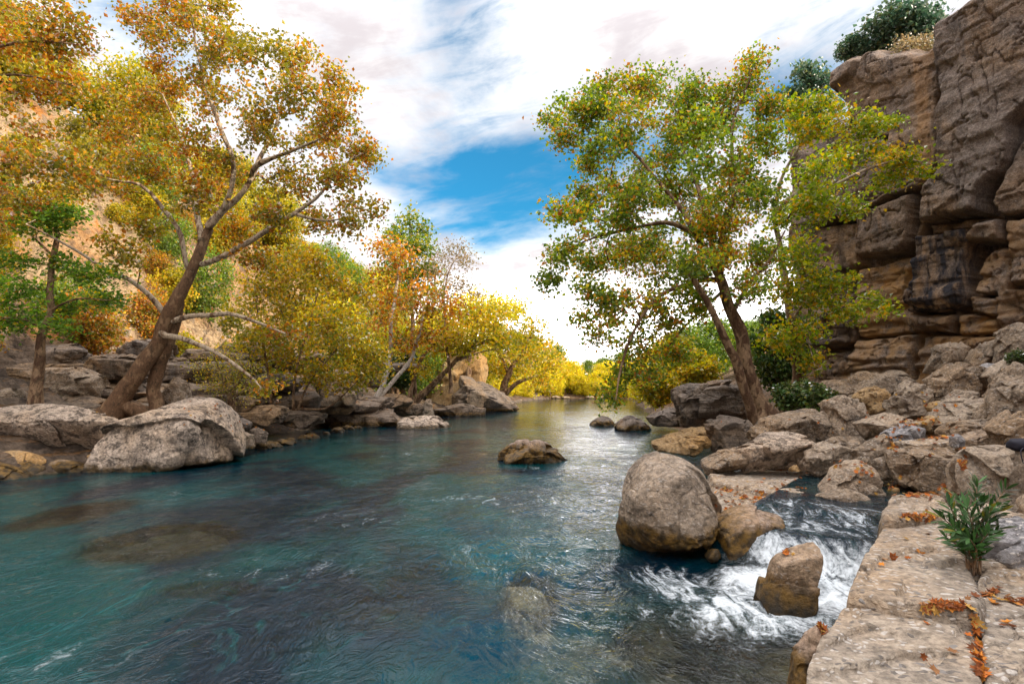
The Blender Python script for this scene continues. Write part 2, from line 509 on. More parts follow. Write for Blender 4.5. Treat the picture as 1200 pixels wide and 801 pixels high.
# ------------------------------------------------------------------ right cliff
def cliff():
    A, B = np.array([13.3, 25.0]), np.array([17.3, 16.6])
    path = np.array([[11, -45], [14, -18], [17.5, 2], [18.3, 11], B, A, [17.6, 33.5], [23.5, 46], [31, 64]], float)
    seg = np.linalg.norm(np.diff(path, axis=0), axis=1)
    U = np.concatenate([[0], np.cumsum(seg)])
    uB, uA = U[4], U[5]
    us = np.concatenate([np.arange(0, U[3], 0.9), np.arange(U[3], uB, 0.12), np.arange(uB, uA, 0.033), np.arange(uA, uA + 1.2, 0.05), np.arange(uA + 1.2, U[6], 0.12),
                         np.arange(U[6], U[-1], 0.7), [U[-1]]])
    base = np.stack([np.interp(us, U, path[:, 0]), np.interp(us, U, path[:, 1])], -1)
    # normals smoothed along path
    ub = np.linspace(0, U[-1], 3000)
    pb = np.stack([np.interp(ub, U, path[:, 0]), np.interp(ub, U, path[:, 1])], -1)
    tb = np.gradient(pb, axis=0)
    nb = np.stack([-tb[:, 1], tb[:, 0]], -1)
    nb /= np.linalg.norm(nb, axis=1)[:, None]
    ker = np.ones(31) / 31
    nb = np.stack([np.convolve(np.pad(nb[:, i], 15, mode='edge'), ker, 'valid') for i in (0, 1)], -1)
    nrm = np.stack([np.interp(us, ub, nb[:, 0]), np.interp(us, ub, nb[:, 1])], -1)
    nrm /= np.linalg.norm(nrm, axis=1)[:, None]
    ab = (A - B) / np.linalg.norm(A - B)
    nAB = np.array([-ab[1], ab[0]])

    def px2uz(px, py):
        d = ray(px, py)
        s = np.dot(B, nAB) / np.dot(d[:2], nAB)
        q = d[:2] * s
        return uB + np.dot(q - B, ab), CAMZ + d[2] * s

    tp = [(1272, -70), (1200, -45), (1150, -4), (1113, 22), (1109, 45), (1104, 62), (1100, 46), (1050, 54), (1004, 62), (984, 78), (980, 160), (957, 178)]
    tu, tz = zip(*[px2uz(*q) for q in tp])
    tu, tz = list(tu), list(tz)
    tu = [0, U[2], U[3]] + tu + [uA + 2, U[6], U[7], U[8]]
    tz = [20, 21, 22] + tz + [14.5, 13.0, 8.0, 5]
    top = np.interp(us, tu, tz)
    top += vnoise(np.stack([us * 1.7, us * 0, us * 0], -1), 8) * 0.25
    NV = 330
    vv = np.linspace(0, 1, NV)
    Ug, Vg = np.meshgrid(us, vv)
    Zg = -0.2 + Vg * (top[None, :] + 0.2)
    blocks = [
        ([(1110, 22), (1150, -8), (1200, -60), (1290, -80), (1290, 60), (1199, 150), (1196, 185), (1187, 202), (1168, 226), (1163, 247), (1118, 257), (1093, 261), (1097, 232), (1113, 205), (1114, 120)], 0.95, 0, 0.0),
        ([(986, 108), (984, 76), (1004, 58), (1050, 50), (1103, 42), (1106, 70), (1108, 180), (1098, 200), (1080, 210), (1066, 168), (1030, 158), (1000, 140)], 0.30, 0.15, 0.2),
        ([(980, 80), (1003, 58), (1013, 74), (1009, 90), (984, 108)], 0.75, 0, 0.2),
        ([(1012, 62), (1052, 56), (1054, 100), (1030, 105), (1012, 92)], 0.42, 0, 0.2),
        ([(1050, 140), (1104, 130), (1106, 190), (1088, 222), (1052, 200)], 0.42, 0.35, 0.0),
        ([(935, 168), (985, 150), (1060, 172), (1088, 205), (1086, 222), (1022, 249), (948, 268), (940, 225)], 0.62, 0.15, 0.3),
        ([(1016, 256), (1076, 228), (1078, 284), (1058, 298), (1018, 303)], 0.66, 0.2, 0.2),
        ([(962, 266), (1013, 258), (1013, 312), (985, 316), (962, 310)], 0.15, 0.4, 0.2),
        ([(1004, 318), (1072, 300), (1072, 390), (1004, 394)], -0.05, 1.0, 0.0),
        ([(1004, 396), (1070, 391), (1074, 445), (1000, 450)], 0.2, 0.7, 0.1),
        ([(1087, 277), (1137, 268), (1147, 286), (1138, 306), (1138, 360), (1122, 366), (1071, 366), (1076, 330)], 0.62, 0.25, 1.0),
        ([(1144, 287), (1158, 262), (1187, 256), (1190, 282), (1182, 287)], 0.85, 0.25, 0.1),
        ([(1150, 346), (1158, 306), (1180, 291), (1200, 290), (1196, 344)], 0.3, 0.6, 0.0),
        ([(1189, 206), (1210, 160), (1290, 120), (1290, 248), (1186, 252), (1178, 240)], 0.7, 0.1, 0.2),
        ([(1190, 256), (1290, 252), (1290, 330), (1200, 335)], 0.6, 0.5, 0.0),
        ([(1143, 348), (1200, 346), (1192, 369), (1143, 369)], 0.25, 0.7, 0.0),
        ([(1126, 371), (1178, 370), (1176, 394), (1128, 394)], 0.15, 1.0, 0.0),
        ([(1180, 340), (1290, 336), (1290, 470), (1178, 470)], 0.45, 0.5, 0.1),
        ([(1070, 368), (1122, 368), (1122, 391), (1071, 388)], 0.22, 0.5, 0.2),
        ([(1076, 393), (1126, 394), (1180, 396), (1180, 480), (1076, 480)], 0.05, 0.8, 0.2),
        ([(940, 348), (1001, 340), (1002, 402), (940, 408)], 0.0, 0.3, 0.6),
        ([(940, 412), (1001, 406), (1000, 470), (940, 470)], -0.3, 0.3, 0.5),
        ([(1090, 262), (1160, 251), (1158, 262), (1092, 275)], -0.1, 0.3, 0.4),
        ([(1080, 226), (1094, 215), (1090, 262), (1076, 330), (1070, 366), (1078, 300)], 0.1, 0.4, 0.2),
    ]
    off = np.full(Ug.shape, -0.75)
    och = np.zeros(Ug.shape)
    stn = np.zeros(Ug.shape)
    wu = Ug + fbm(np.stack([Ug * 1.3, Zg * 1.3, Ug * 0], -1), 41, 3) * 0.16
    wz = Zg + fbm(np.stack([Ug * 1.3, Zg * 1.3, Ug * 0 + 9], -1), 42, 3) * 0.16
    msk = (Ug > uB - 2.5) & (Ug < uA + 0.8)
    pu, pz = wu[msk], wz[msk]
    o_, c_, s_ = off[msk], och[msk], stn[msk]
    for poly, ofs, oc, st in blocks:
        q = np.array([px2uz(*v) for v in poly])
        ins = np.zeros(pu.shape, bool)
        dd = np.full(pu.shape, 1e9)
        for i in range(len(q)):
            a, b = q[i], q[(i + 1) % len(q)]
            e = b - a
            tt = np.clip(((pu - a[0]) * e[0] + (pz - a[1]) * e[1]) / (e @ e), 0, 1)
            dd = np.minimum(dd, np.hypot(pu - a[0] - tt * e[0], pz - a[1] - tt * e[1]))
            cond = (a[1] > pz) != (b[1] > pz)
            with np.errstate(divide='ignore', invalid='ignore'):
                xi = (b[0] - a[0]) * (pz - a[1]) / (b[1] - a[1]) + a[0]
            ins ^= cond & (pu < xi)
        hgt = ofs - 0.45 * (1 - np.clip(dd / 0.09, 0, 1)) ** 1.6
        up = ins & (hgt > o_)
        o_[up] = hgt[up]
        c_[up] = oc
        s_[up] = st
    off[msk], och[msk], stn[msk] = o_, c_, s_
    # rest: jointed blocks from a warped grid
    wu2 = Ug + fbm(np.stack([Ug * 0.5, Zg * 0.5, Ug * 0], -1), 51, 3) * 0.9
    wz2 = Zg + fbm(np.stack([Ug * 0.5, Zg * 0.5, Ug * 0 + 5], -1), 52, 3) * 0.9
    iz = np.floor(wz2 / 2.3)
    uu = wu2 / 2.6 + _h(iz.astype(np.int64), iz.astype(np.int64) * 0, iz.astype(np.int64) * 0, 3) * 3
    iu = np.floor(uu)
    fu, fz = uu - iu, wz2 / 2.3 - iz
    edge = np.minimum(np.minimum(fu, 1 - fu) * 2.6, np.minimum(fz, 1 - fz) * 2.3)
    gen = _h(iu.astype(np.int64), iz.astype(np.int64), iz.astype(np.int64) * 0, 5) * 1.0 - 0.2 - 0.4 * (1 - np.clip(edge / 0.3, 0, 1)) ** 2.5
    off = np.where(msk, off, gen)
    och = np.where(msk, och, 0.35)
    stn = np.where(msk, stn, 0.25)
    och = np.maximum(och, 0.55 * ss(7.5, 4.5, Zg))
    p3 = np.stack([base[None, :, 0] + 0 * Ug, base[None, :, 1] + 0 * Ug, Zg], -1)
    pb3 = np.stack([Ug * 0.25, Zg * 2.6 + fbm(p3 * 0.4, 61, 2) * 1.2, Ug * 0], -1)
    bed = vnoise(pb3, 62)
    low = ss(8, 4, Zg)
    off += np.sign(bed) * np.abs(bed) ** 0.4 * (0.045 + 0.13 * low)
    bed2 = vnoise(np.stack([Ug * 0.35 + 7, Zg * 6.0 + fbm(p3 * 0.5, 161, 3) * 2.5, Ug * 0], -1), 162)
    off += np.sign(bed2) * np.abs(bed2) ** 0.35 * (0.02 + 0.06 * low)
    off += fbm(p3 * 0.45, 63, 4) * 0.14 + fbm(p3 * 2.2, 64, 5, 0.6) * 0.11
    sel = (Ug > uB - 6) & (Ug < uA + 4)
    rgf = np.random.default_rng(12)
    ns = 620
    su, sz_ = rgf.uniform(uB - 6, uA + 4, ns), rgf.uniform(0, 19, ns)
    gu, gz = rgf.normal(size=ns) * 0.26, rgf.normal(size=ns) * 0.30
    uu_, zz_ = Ug[sel] + fbm(p3[sel] * 1.6, 68, 3) * 0.25, Zg[sel] + fbm(p3[sel] * 1.6, 69, 3) * 0.18
    fo_ = np.zeros(uu_.shape)
    for i0 in range(0, len(uu_), 20000):
        a_, b_ = uu_[i0:i0 + 20000, None] - su[None], zz_[i0:i0 + 20000, None] - sz_[None]
        k_ = (a_ * a_ + b_ * b_ * 1.6).argmin(1)
        r_ = np.arange(len(k_))
        fo_[i0:i0 + 20000] = a_[r_, k_] * gu[k_] + b_[r_, k_] * gz[k_]
    topk = 1 - 0.72 * ss(8.0, 9.5, Zg[sel])
    off[sel] += np.clip(fo_, -0.22, 0.16) * topk * 0.75
    fr = np.stack([Ug * 0.9 + fbm(p3 * 0.7, 65, 3) * 0.7, Zg * 0.55, Ug * 0], -1)
    off += np.abs(fbm(fr, 66, 4)) * 0.18
    ck = np.abs(fbm(np.stack([Ug * 0.5, Zg * 1.3, Ug * 0 + 3], -1), 67, 3))
    off -= 0.14 * (1 - ss(0, 0.03, ck))
    ck2 = np.abs(fbm(np.stack([Ug * 1.2, Zg * 0.28, Ug * 0 + 13], -1), 167, 3))
    off -= 0.14 * (1 - ss(0, 0.022, ck2))
    off += 0.9 * ss(3.2, 0.5, Zg)
    # rounded crest
    off -= 0.8 * ss(0.955, 1.0, Vg) ** 2
    X = base[None, :, 0] + nrm[None, :, 0] * off
    Y = base[None, :, 1] + nrm[None, :, 1] * off
    rows = [np.stack([X, Y, Zg], -1)]
    ro, rs = [och], [stn]
    last = rows[0][-1]
    for k, (bk, up) in enumerate([(0.35, 0.06), (0.9, 0.12), (2.0, 0.2), (4, 0.3), (9, 0.2), (22, -0.8), (60, -3)]):
        q = last.copy()
        q[:, 0] -= nrm[:, 0] * bk
        q[:, 1] -= nrm[:, 1] * bk
        avg = np.convolve(np.pad(last[:, 2], 20, mode='edge'), np.ones(41) / 41, 'valid')
        f = min(1, bk / 5)
        q[:, 2] = last[:, 2] * (1 - f) + avg * f + up + vnoise(np.stack([q[:, 0] * 0.8, q[:, 1] * 0.8, q[:, 0] * 0], -1), 71) * 0.3 * min(1, bk)
        rows.append(q[None])
        ro.append(och[-1:] * 0)
        rs.append(stn[-1:] * 0)
    V = np.concatenate([r.reshape(-1, len(us), 3) for r in rows], 0)
    och, stn = np.concatenate(ro, 0), np.concatenate(rs, 0)
    F = grid_faces(V.shape[0], V.shape[1])[:, ::-1]
    V = V.reshape(-1, 3)
    o = mesh_np('cliff', V, F, M['cliff'], attrs={'ochre': och, 'stain': stn})
    tag(o, 'towering grey and ochre jointed rock cliff above the boulder pile', 'cliff', kind='structure')
    reg(V, F)


cliff()


# ------------------------------------------------------------------ rocks
def cube_pts(n):
    a = np.tan(np.linspace(-1, 1, n) * math.pi / 4)
    u, v = np.meshgrid(a, a)
    o = np.ones_like(u)
    faces, idx, base = [], [], 0
    for s in ((o, u, v), (-o, -u, v), (-u, o, v), (u, -o, v), (u, v, o), (u, -v, -o)):
        faces.append(np.stack(s, -1).reshape(-1, 3))
        idx.append(grid_faces(n, n) + base)
        base += n * n
    V, F = np.concatenate(faces), np.concatenate(idx)
    key = np.round(V * 1e5).astype(np.int64)
    _, first, inv = np.unique(key, axis=0, return_index=True, return_inverse=True)
    return V[first], inv.reshape(-1)[F]


CUBE = {n: cube_pts(n) for n in (10, 16, 24, 36, 56, 72, 110)}
CUBE[90] = CUBE[110]
CUBE[56] = CUBE[72]
CUBE[36] = cube_pts(48)


def shape_rock(planes, dims, c, n, p, amp, seed, bed=0.0, freq=1.0, pit=0.0, facet=0):
    V, F = CUBE[n]
    q = V * np.asarray(dims)[None, :]
    q = q / np.linalg.norm(q, axis=1)[:, None]
    N = np.array([pl[0] for pl in planes], float)
    D = np.array([pl[1] for pl in planes], float)
    nl = np.linalg.norm(N, axis=1)
    N, D = N / nl[:, None], np.maximum(D / nl, 0.02)
    t = np.maximum(q @ N.T / D[None, :], 1e-6)
    r = (t ** p).sum(1) ** (-1.0 / p) * (1 + 0.35 / p)
    w = q * r[:, None]
    sz = float(np.mean(dims))
    wp = w + c
    f = freq / max(sz, 0.05)
    disp = fbm(wp * f * 0.9, seed, 3) * amp * 0.6 + fbm(wp * f * 3.1, seed + 5, 5, 0.6) * amp * 0.75
    cr = np.abs(fbm(wp * f * 1.1 + 9, seed + 9, 2))
    disp -= amp * 0.5 * (1 - ss(0.0, 0.05, cr)) * ss(-0.1, 0.3, vnoise(wp * f * 0.8, seed + 77))
    disp -= amp * 0.5 * ss(0.2, 0.5, np.abs(fbm(wp * f * 2.3, seed + 15, 3)))
    if facet:
        rgf = np.random.default_rng(seed + 3)
        pick = w[rgf.integers(0, len(w), facet)] * rgf.uniform(0.9, 1.05, (facet, 1))
        gr = rgf.normal(size=(facet, 3)) * 0.42 / sz
        jit = np.stack([vnoise(wp * f * 2.5, seed + 60 + k_) for k_ in range(3)], -1) * 0.10 * sz
        ds = ((w[:, None, :] + jit[:, None, :] - pick[None]) ** 2).sum(2)
        ni = ds.argmin(1)
        fd = ((w - pick[ni]) * gr[ni]).sum(1)
        disp += np.clip(fd, -0.16, 0.07)
    if pit:
        disp -= pit * ss(0.15, 0.5, fbm(wp * f * 5, seed + 20, 3))
    if bed:
        b = vnoise(np.stack([wp[:, 0] * 0.4, wp[:, 1] * 0.4, wp[:, 2] * bed + vnoise(wp * 0.8, seed) * 0.5], -1), seed + 30)
        disp += np.sign(b) * np.abs(b) ** 0.5 * 0.035 * (1 - np.abs(q[:, 2]) ** 3)
    w = w * (1 + np.clip(disp, -0.4, 0.4))[:, None] if not bed else w + q * (np.clip(disp, -0.3, 0.3) * np.minimum(r, sz * 1.1))[:, None]
    return w + c, F


_seed = [100]


def ccw(q):
    a = 0.5 * np.sum(q[:, 0] * np.roll(q[:, 1], -1) - np.roll(q[:, 0], -1) * q[:, 1])
    return q if a > 0 else q[::-1]


def hull2(pts):
    pts = sorted(map(tuple, pts))
    def half(ps):
        h = []
        for p_ in ps:
            while len(h) > 1 and (h[-1][0] - h[-2][0]) * (p_[1] - h[-2][1]) - (h[-1][1] - h[-2][1]) * (p_[0] - h[-2][0]) <= 0:
                h.pop()
            h.append(p_)
        return h
    a, b = half(pts), half(pts[::-1])
    return np.array(a[:-1] + b[:-1])


def rock(name, label, poly, Y, mat='grey', thick=1.0, n=36, p=16, amp=0.07, sink=0.12, cat='rock', group=None, bed=0, topcut=0.8, freq=1.0, pit=0.02, under=0.0, cuts=4, facet=None):
    """rock outlined by the polygon at depth Y, with its own thickness and facets"""
    _seed[0] += 7
    sd = _seed[0]
    rg = np.random.default_rng(sd)
    q3 = np.array([P(a, b, Y) for a, b in poly])
    q = hull2(q3[:, [0, 2]])
    lo, hi = q.min(0), q.max(0)
    c2 = (lo + hi) / 2
    hw = (hi - lo) / 2
    th = max(0.08, hw[0] * thick)
    pl = []
    for i in range(len(q)):
        a, b = q[i], q[(i + 1) % len(q)]
        e = b - a
        L = np.hypot(*e)
        if L < 1e-4:
            continue
        nn = np.array([e[1], -e[0]]) / L
        d = nn @ (a - c2)
        if nn[1] < -0.4:
            d += sink
        k1, k2 = rg.uniform(0.08, 0.45), rg.uniform(0.1, 0.5)
        if nn[1] < -0.3:
            k1 = under if under else k1 * 0.3
        pl.append(((nn[0], -k1, nn[1]), d))
        pl.append(((nn[0], k2, nn[1]), d))
    pl.append(((rg.uniform(-.15, .15), -1, 0.12), th))
    pl.append(((rg.uniform(-.15, .15), 1, 0.1), th))
    for k in range(2):
        nx = rg.uniform(-0.5, 0.5)
        s = abs(nx) * hw[0] + 0.7 * th + 0.72 * hw[1]
        pl.append(((nx, -0.7, 0.72), s * topcut * rg.uniform(0.9, 1.05)))
    for k in range(cuts):
        v = rg.normal(size=3)
        if k < 6:
            v[1] = -abs(v[1])
        v /= np.linalg.norm(v)
        sup = max(v[0] * (qq[0] - c2[0]) + v[2] * (qq[1] - c2[1]) for qq in q)
        s = sup + abs(v[1]) * th * 0.75
        pl.append((v, max(s, 0.1) * rg.uniform(0.78, 0.95)))
    p = p * 2.2 if p > 12.5 else p
    c = np.array([c2[0], Y + th * 0.35, c2[1]])
    V, F = shape_rock(pl, (hw[0], th, hw[1] + sink / 2), c, n, p, amp, sd, bed, freq, pit, (14 if n < 30 else 26) if facet is None else facet)
    loc = (c[0], c[1], V[:, 2].min())
    o = mesh_np(name, V, F, M[mat], loc=loc)
    tag(o, label, cat, group)
    reg(V, F)
    return o


def slab(name, label, poly, ztop, zbot=-0.25, mat='ledge', n=56, p=22, amp=0.05, cat='rock ledge', tilt=(0, 0), group=None, bed=7.0, slope=0.12, freq=2.0):
    """flat-topped ledge: outline of its top at height ztop"""
    _seed[0] += 7
    sd = _seed[0]
    rg = np.random.default_rng(sd)
    q = hull2(np.array([W(a, b, ztop)[:2] for a, b in poly]))
    lo, hi = q.min(0), q.max(0)
    c2 = (lo + hi) / 2
    hz = (ztop - zbot) / 2
    pl = []
    for i in range(len(q)):
        a, b = q[i], q[(i + 1) % len(q)]
        e = b - a
        L = np.hypot(*e)
        if L < 1e-4:
            continue
        nn = np.array([e[1], -e[0]]) / L
        k = slope * rg.uniform(0.5, 1.6)
        pl.append(((nn[0], nn[1], k), nn @ (a - c2) + k * hz))
        pl.append(((nn[0] * 0.55, nn[1] * 0.55, 0.83), 0.55 * (nn @ (a - c2)) + 0.83 * hz - 0.008))
    pl.append(((tilt[0], tilt[1], 1), hz))
    pl.append(((0, 0, -1), hz))
    c = np.array([c2[0], c2[1], (ztop + zbot) / 2])
    V, F = shape_rock(pl, ((hi[0] - lo[0]) / 2, (hi[1] - lo[1]) / 2, hz), c, n, p * 3.6, amp * 0.7, sd, bed, freq)
    st = fbm(np.stack([V[:, 0] * 0.55 + V[:, 1] * 0.5, V[:, 1] * 1.5 - V[:, 0] * 0.9, V[:, 2] * 0 + sd], -1), 91, 3)
    topm = ss(ztop - 0.2, ztop - 0.05, V[:, 2])
    V[:, 2] -= topm * (0.045 * ss(0.02, 0.05, st) + 0.035 * ss(-0.22, -0.25, st) + 0.02 * np.abs(fbm(V * 3.1, 92, 4)))
    o = mesh_np(name, V, F, M[mat], loc=(c[0], c[1], zbot))
    tag(o, label, cat, group)
    reg(V, F)
    return o


# --- stream-side boulders, right
rock('boulder', 'big rounded grey boulder standing in the river beside the cascade',
     [(718, 583), (725, 561), (745, 540), (767, 530), (790, 527), (808, 530), (822, 543), (834, 561), (847, 583), (850, 600), (843, 622), (835, 655), (779, 655), (752, 650), (733, 640), (719, 605)],
     7.3, 'midboulder', 1.05, 90, 12, 0.05, 0.12, 'boulder', topcut=0.86, under=0.5, freq=1.2, cuts=5, facet=7)
rock('boulder', 'low wet ochre rock wedged between the big boulder and the cascade',
     [(838, 615), (858, 601), (900, 598), (919, 603), (908, 624), (882, 650), (850, 652), (838, 632)], 7.0, 'moss', 0.9, 56, 14, 0.05, 0.1, topcut=0.8, facet=6)
rock('stone', 'small reddish stone at the foot of the big boulder', [(830, 650), (836, 642), (844, 645), (846, 654), (838, 658)], 6.75, 'ochre', 1, 16, 10, 0.05, 0.04, 'stone')
rock('boulder', 'blocky mossy rock splitting the white water of the cascade',
     [(908, 652), (928, 644), (960, 640), (964, 668), (960, 694), (938, 726), (914, 745), (893, 730), (898, 695)], 5.3, 'wetrock', 0.7, 56, 20, 0.05, 0.1, topcut=1.0, cuts=2, facet=5)
slab('rock_slab', 'flat grey slab with fallen leaves behind the big boulder', [(829, 551), (883, 546), (967, 550), (976, 571), (935, 577), (879, 569), (835, 560)], 0.48, -0.2, 'ledge', 56, cat='rock')
slab('rock_slab', 'lower flat slab with orange leaf patches beside the stream', [(833, 565), (887, 573), (940, 577), (970, 580), (955, 594), (905, 601), (848, 603), (838, 585)], 0.36, -0.3, 'ledge', 56, cat='rock')
rock('boulder', 'lumpy leaf-strewn boulder at the head of the stream', [(970, 572), (984, 549), (1010, 539), (1028, 548), (1032, 572), (1020, 590), (985, 586)], 8.5, 'pale', 1.0, 56, 12, 0.08)
rock('stone', 'low stone at the water below the leaf-strewn boulder', [(972, 580), (1000, 573), (1020, 580), (1020, 592), (985, 592)], 8.0, 'grey', 0.8, 24, 12)
rock('stone', 'small upright stone left of the dark square block', [(1023, 538), (1040, 534), (1049, 548), (1046, 563), (1029, 560)], 9.0, 'grey', 0.9, 24, 12)
rock('boulder', 'dark square block above the leaf-filled pool', [(1049, 530), (1070, 524), (1123, 527), (1127, 545), (1116, 560), (1080, 566), (1051, 555)], 8.6, 'grey', 0.8, 56, 20, 0.05, topcut=0.76, cat='boulder')
rock('rock_slab', 'thin layered slab lying on top of the dark square block', [(1056, 518), (1118, 511), (1126, 520), (1122, 529), (1060, 530)], 9.3, 'ledge', 0.7, 36, 18, 0.06)
rock('rock', 'angular grey rock wedged left of the layered slab', [(1008, 526), (1022, 516), (1040, 509), (1053, 522), (1048, 536), (1015, 539)], 9.6, 'grey', 0.9, 36, 18)
rock('stone', 'bluish grey speckled stone below the pale slab', [(1043, 505), (1060, 496), (1086, 502), (1086, 514), (1068, 519), (1050, 517)], 10.2, 'bluegrey', 0.9, 36, 12)
rock('rock_slab', 'pale tilted slab with yellow leaves on top', [(1014, 494), (1045, 483), (1075, 492), (1073, 503), (1045, 512), (1028, 512)], 11.0, 'pale', 0.9, 36, 18)
rock('stone', 'brown pitted stone among orange leaves in the rock pile', [(1074, 494), (1095, 486), (1106, 496), (1104, 508), (1085, 509)], 11.0, 'ochre', 0.9, 24, 12)
rock('stone', 'round ochre stone leaning on the long cliff-foot slab', [(1005, 464), (1018, 452), (1035, 452), (1043, 466), (1039, 481), (1020, 484), (1008, 478)], 13.2, 'ochre', 0.8, 36, 10)
rock('rock', 'hollowed grey rock right of the round ochre stone', [(1046, 463), (1065, 446), (1086, 448), (1095, 466), (1082, 482), (1060, 490), (1049, 480)], 12.4, 'pale', 0.8, 36, 16, 0.12, pit=0.08)
rock('boulder', 'big tilted pitted slab with dark underside', [(1087, 468), (1093, 441), (1120, 424), (1142, 443), (1128, 460), (1096, 476)], 12.9, 'grey', 0.7, 56, 20, 0.07, pit=0.06)
rock('boulder', 'rounded grey boulder behind the tilted pitted slab', [(1115, 436), (1128, 424), (1152, 430), (1169, 448), (1165, 468), (1140, 466)], 13.3, 'grey', 0.8, 36, 14)
rock('boulder', 'wide flat-faced boulder at the middle of the rock pile', [(1098, 489), (1113, 472), (1135, 463), (1169, 466), (1169, 483), (1142, 492), (1113, 498)], 11.3, 'pale', 0.8, 56, 18)
rock('rock', 'smaller slab tucked behind the wide flat-faced boulder', [(1105, 470), (1125, 456), (1150, 457), (1146, 470)], 12.0, 'grey', 0.8, 24, 16)
rock('stone', 'brown stone between the hollowed rock and the flat boulder', [(1088, 475), (1100, 468), (1110, 472), (1108, 486), (1092, 487)], 12.0, 'ochre', 0.8, 24, 12)
rock('boulder', 'large steep boulder at the right edge under the cliff', [(1166, 486), (1172, 455), (1200, 424), (1230, 438), (1232, 488), (1180, 494)], 10.0, 'grey', 0.8, 56, 18)
rock('rock_slab', 'long grey slab below the wide flat-faced boulder', [(1104, 503), (1115, 494), (1176, 491), (1184, 505), (1142, 514), (1108, 513)], 10.0, 'grey', 0.7, 36, 18)
rock('rock', 'pale squared rock left of the dark bag', [(1128, 514), (1150, 505), (1176, 501), (1180, 526), (1140, 533), (1130, 528)], 8.9, 'pale', 0.8, 36, 20)
rock('boulder', 'tall grey rock rising above the dark bag', [(1170, 503), (1198, 479), (1230, 488), (1232, 535), (1178, 534)], 8.3, 'grey', 0.7, 36, 20)
rock('boulder', 'massive steep-faced rock with the dark bag on it', [(1133, 538), (1145, 526), (1200, 521), (1250, 528), (1255, 615), (1190, 612), (1138, 592), (1131, 562)], 7.4, 'pale', 0.55, 90, 24, 0.05, topcut=1.15, cuts=3)
rock('stone', 'little round stone on the end of the layered slab', [(1116, 512), (1124, 507), (1132, 514), (1130, 523), (1119, 523)], 8.6, 'bluegrey', 0.9, 16, 10, 0.04, 0.03, 'stone')
rock('boulder', 'broad sloping slab at the foot of the right plane tree', [(880, 508), (900, 491), (960, 477), (975, 490), (980, 512), (955, 530), (908, 526)], 12.2, 'grey', 0.8, 56, 20)
rock('boulder', 'pale humped block right of the broad sloping slab', [(966, 470), (990, 463), (1009, 469), (1017, 490), (1023, 518), (995, 526), (966, 508)], 12.3, 'pale', 0.7, 56, 18)
rock('boulder', 'dark-streaked slab with a hollow beneath it', [(868, 528), (900, 509), (946, 507), (957, 518), (951, 532), (920, 542), (876, 548)], 10.4, 'spotted', 0.8, 56, 18, under=0.7)
rock('rock', 'smooth low rock sloping into the water past the boulder', [(825, 541), (850, 526), (874, 524), (880, 546), (850, 551), (828, 551)], 10.6, 'grey', 0.9, 36, 16)
rock('rock', 'rounded pale rock above the leafy flat slab', [(942, 532), (974, 517), (1000, 527), (993, 542), (960, 548), (944, 543)], 9.9, 'pale', 0.8, 36, 14)
rock('rock', 'thin slab behind the rounded pale rock', [(966, 521), (980, 511), (1010, 516), (1008, 530), (990, 537)], 10.8, 'grey', 0.8, 24, 18)
rock('boulder', 'dark craggy block at the water left of the plane tree', [(829, 497), (848, 487), (876, 491), (886, 506), (872, 524), (836, 524)], 14.0, 'dark', 0.8, 36, 18, bed=6)
rock('rock', 'flat reddish rock at the waterline below the craggy block', [(771, 516), (790, 509), (830, 512), (837, 520), (822, 530), (775, 524)], 14.0, 'ochre', 0.7, 36, 14)
rock('rock', 'long brown rock behind the flat reddish one', [(783, 509), (810, 501), (835, 499), (838, 513), (790, 515)], 15.2, 'ochre', 0.7, 36, 14)
rock('boulder', 'massive dark overhanging layered block on the right bank', [(790, 459), (812, 449), (868, 444), (886, 455), (888, 492), (862, 502), (803, 502), (797, 480)], 23.0, 'dark', 0.7, 90, 20, 0.06, 0.3, bed=4.5, under=0.8, cat='boulder')
rock('rock', 'low dark shelf at the water under the overhanging block', [(760, 487), (785, 477), (808, 480), (812, 498), (770, 496)], 26.0, 'dark', 0.9, 36, 18, bed=4)
rock('rock', 'dark rock in shade behind the small green shrub', [(948, 462), (970, 446), (1002, 443), (1008, 462), (975, 472)], 16.2, 'grey', 0.8, 36, 16)
rock('rock_slab', 'long slab at the cliff foot behind the ochre stone', [(990, 455), (1014, 435), (1062, 434), (1080, 450), (1064, 464), (1008, 468)], 15.6, 'grey', 0.7, 56, 18)
rock('rock', 'upright block below the cliff cave', [(1094, 430), (1104, 404), (1130, 399), (1142, 415), (1138, 434), (1110, 438)], 15.2, 'grey', 0.8, 36, 20)
rock('rock', 'squat brown rock below the cliff ledges', [(1143, 424), (1154, 401), (1173, 397), (1178, 412), (1168, 426)], 14.4, 'grey', 0.8, 24, 20)
rock('rock', 'tall square block at the right edge below the cliff', [(1176, 420), (1182, 384), (1200, 378), (1226, 383), (1228, 424), (1190, 424)], 13.6, 'grey', 0.8, 36, 22)
rock('rock_slab', 'narrow slanting slab with a green tuft', [(1156, 436), (1194, 413), (1207, 420), (1172, 443)], 12.4, 'pale', 0.9, 24, 18)
rock('rock', 'grey wedge rock behind the narrow slanting slab', [(1140, 436), (1158, 424), (1180, 428), (1182, 446), (1150, 448)], 13.2, 'bluegrey', 0.8, 24, 18)

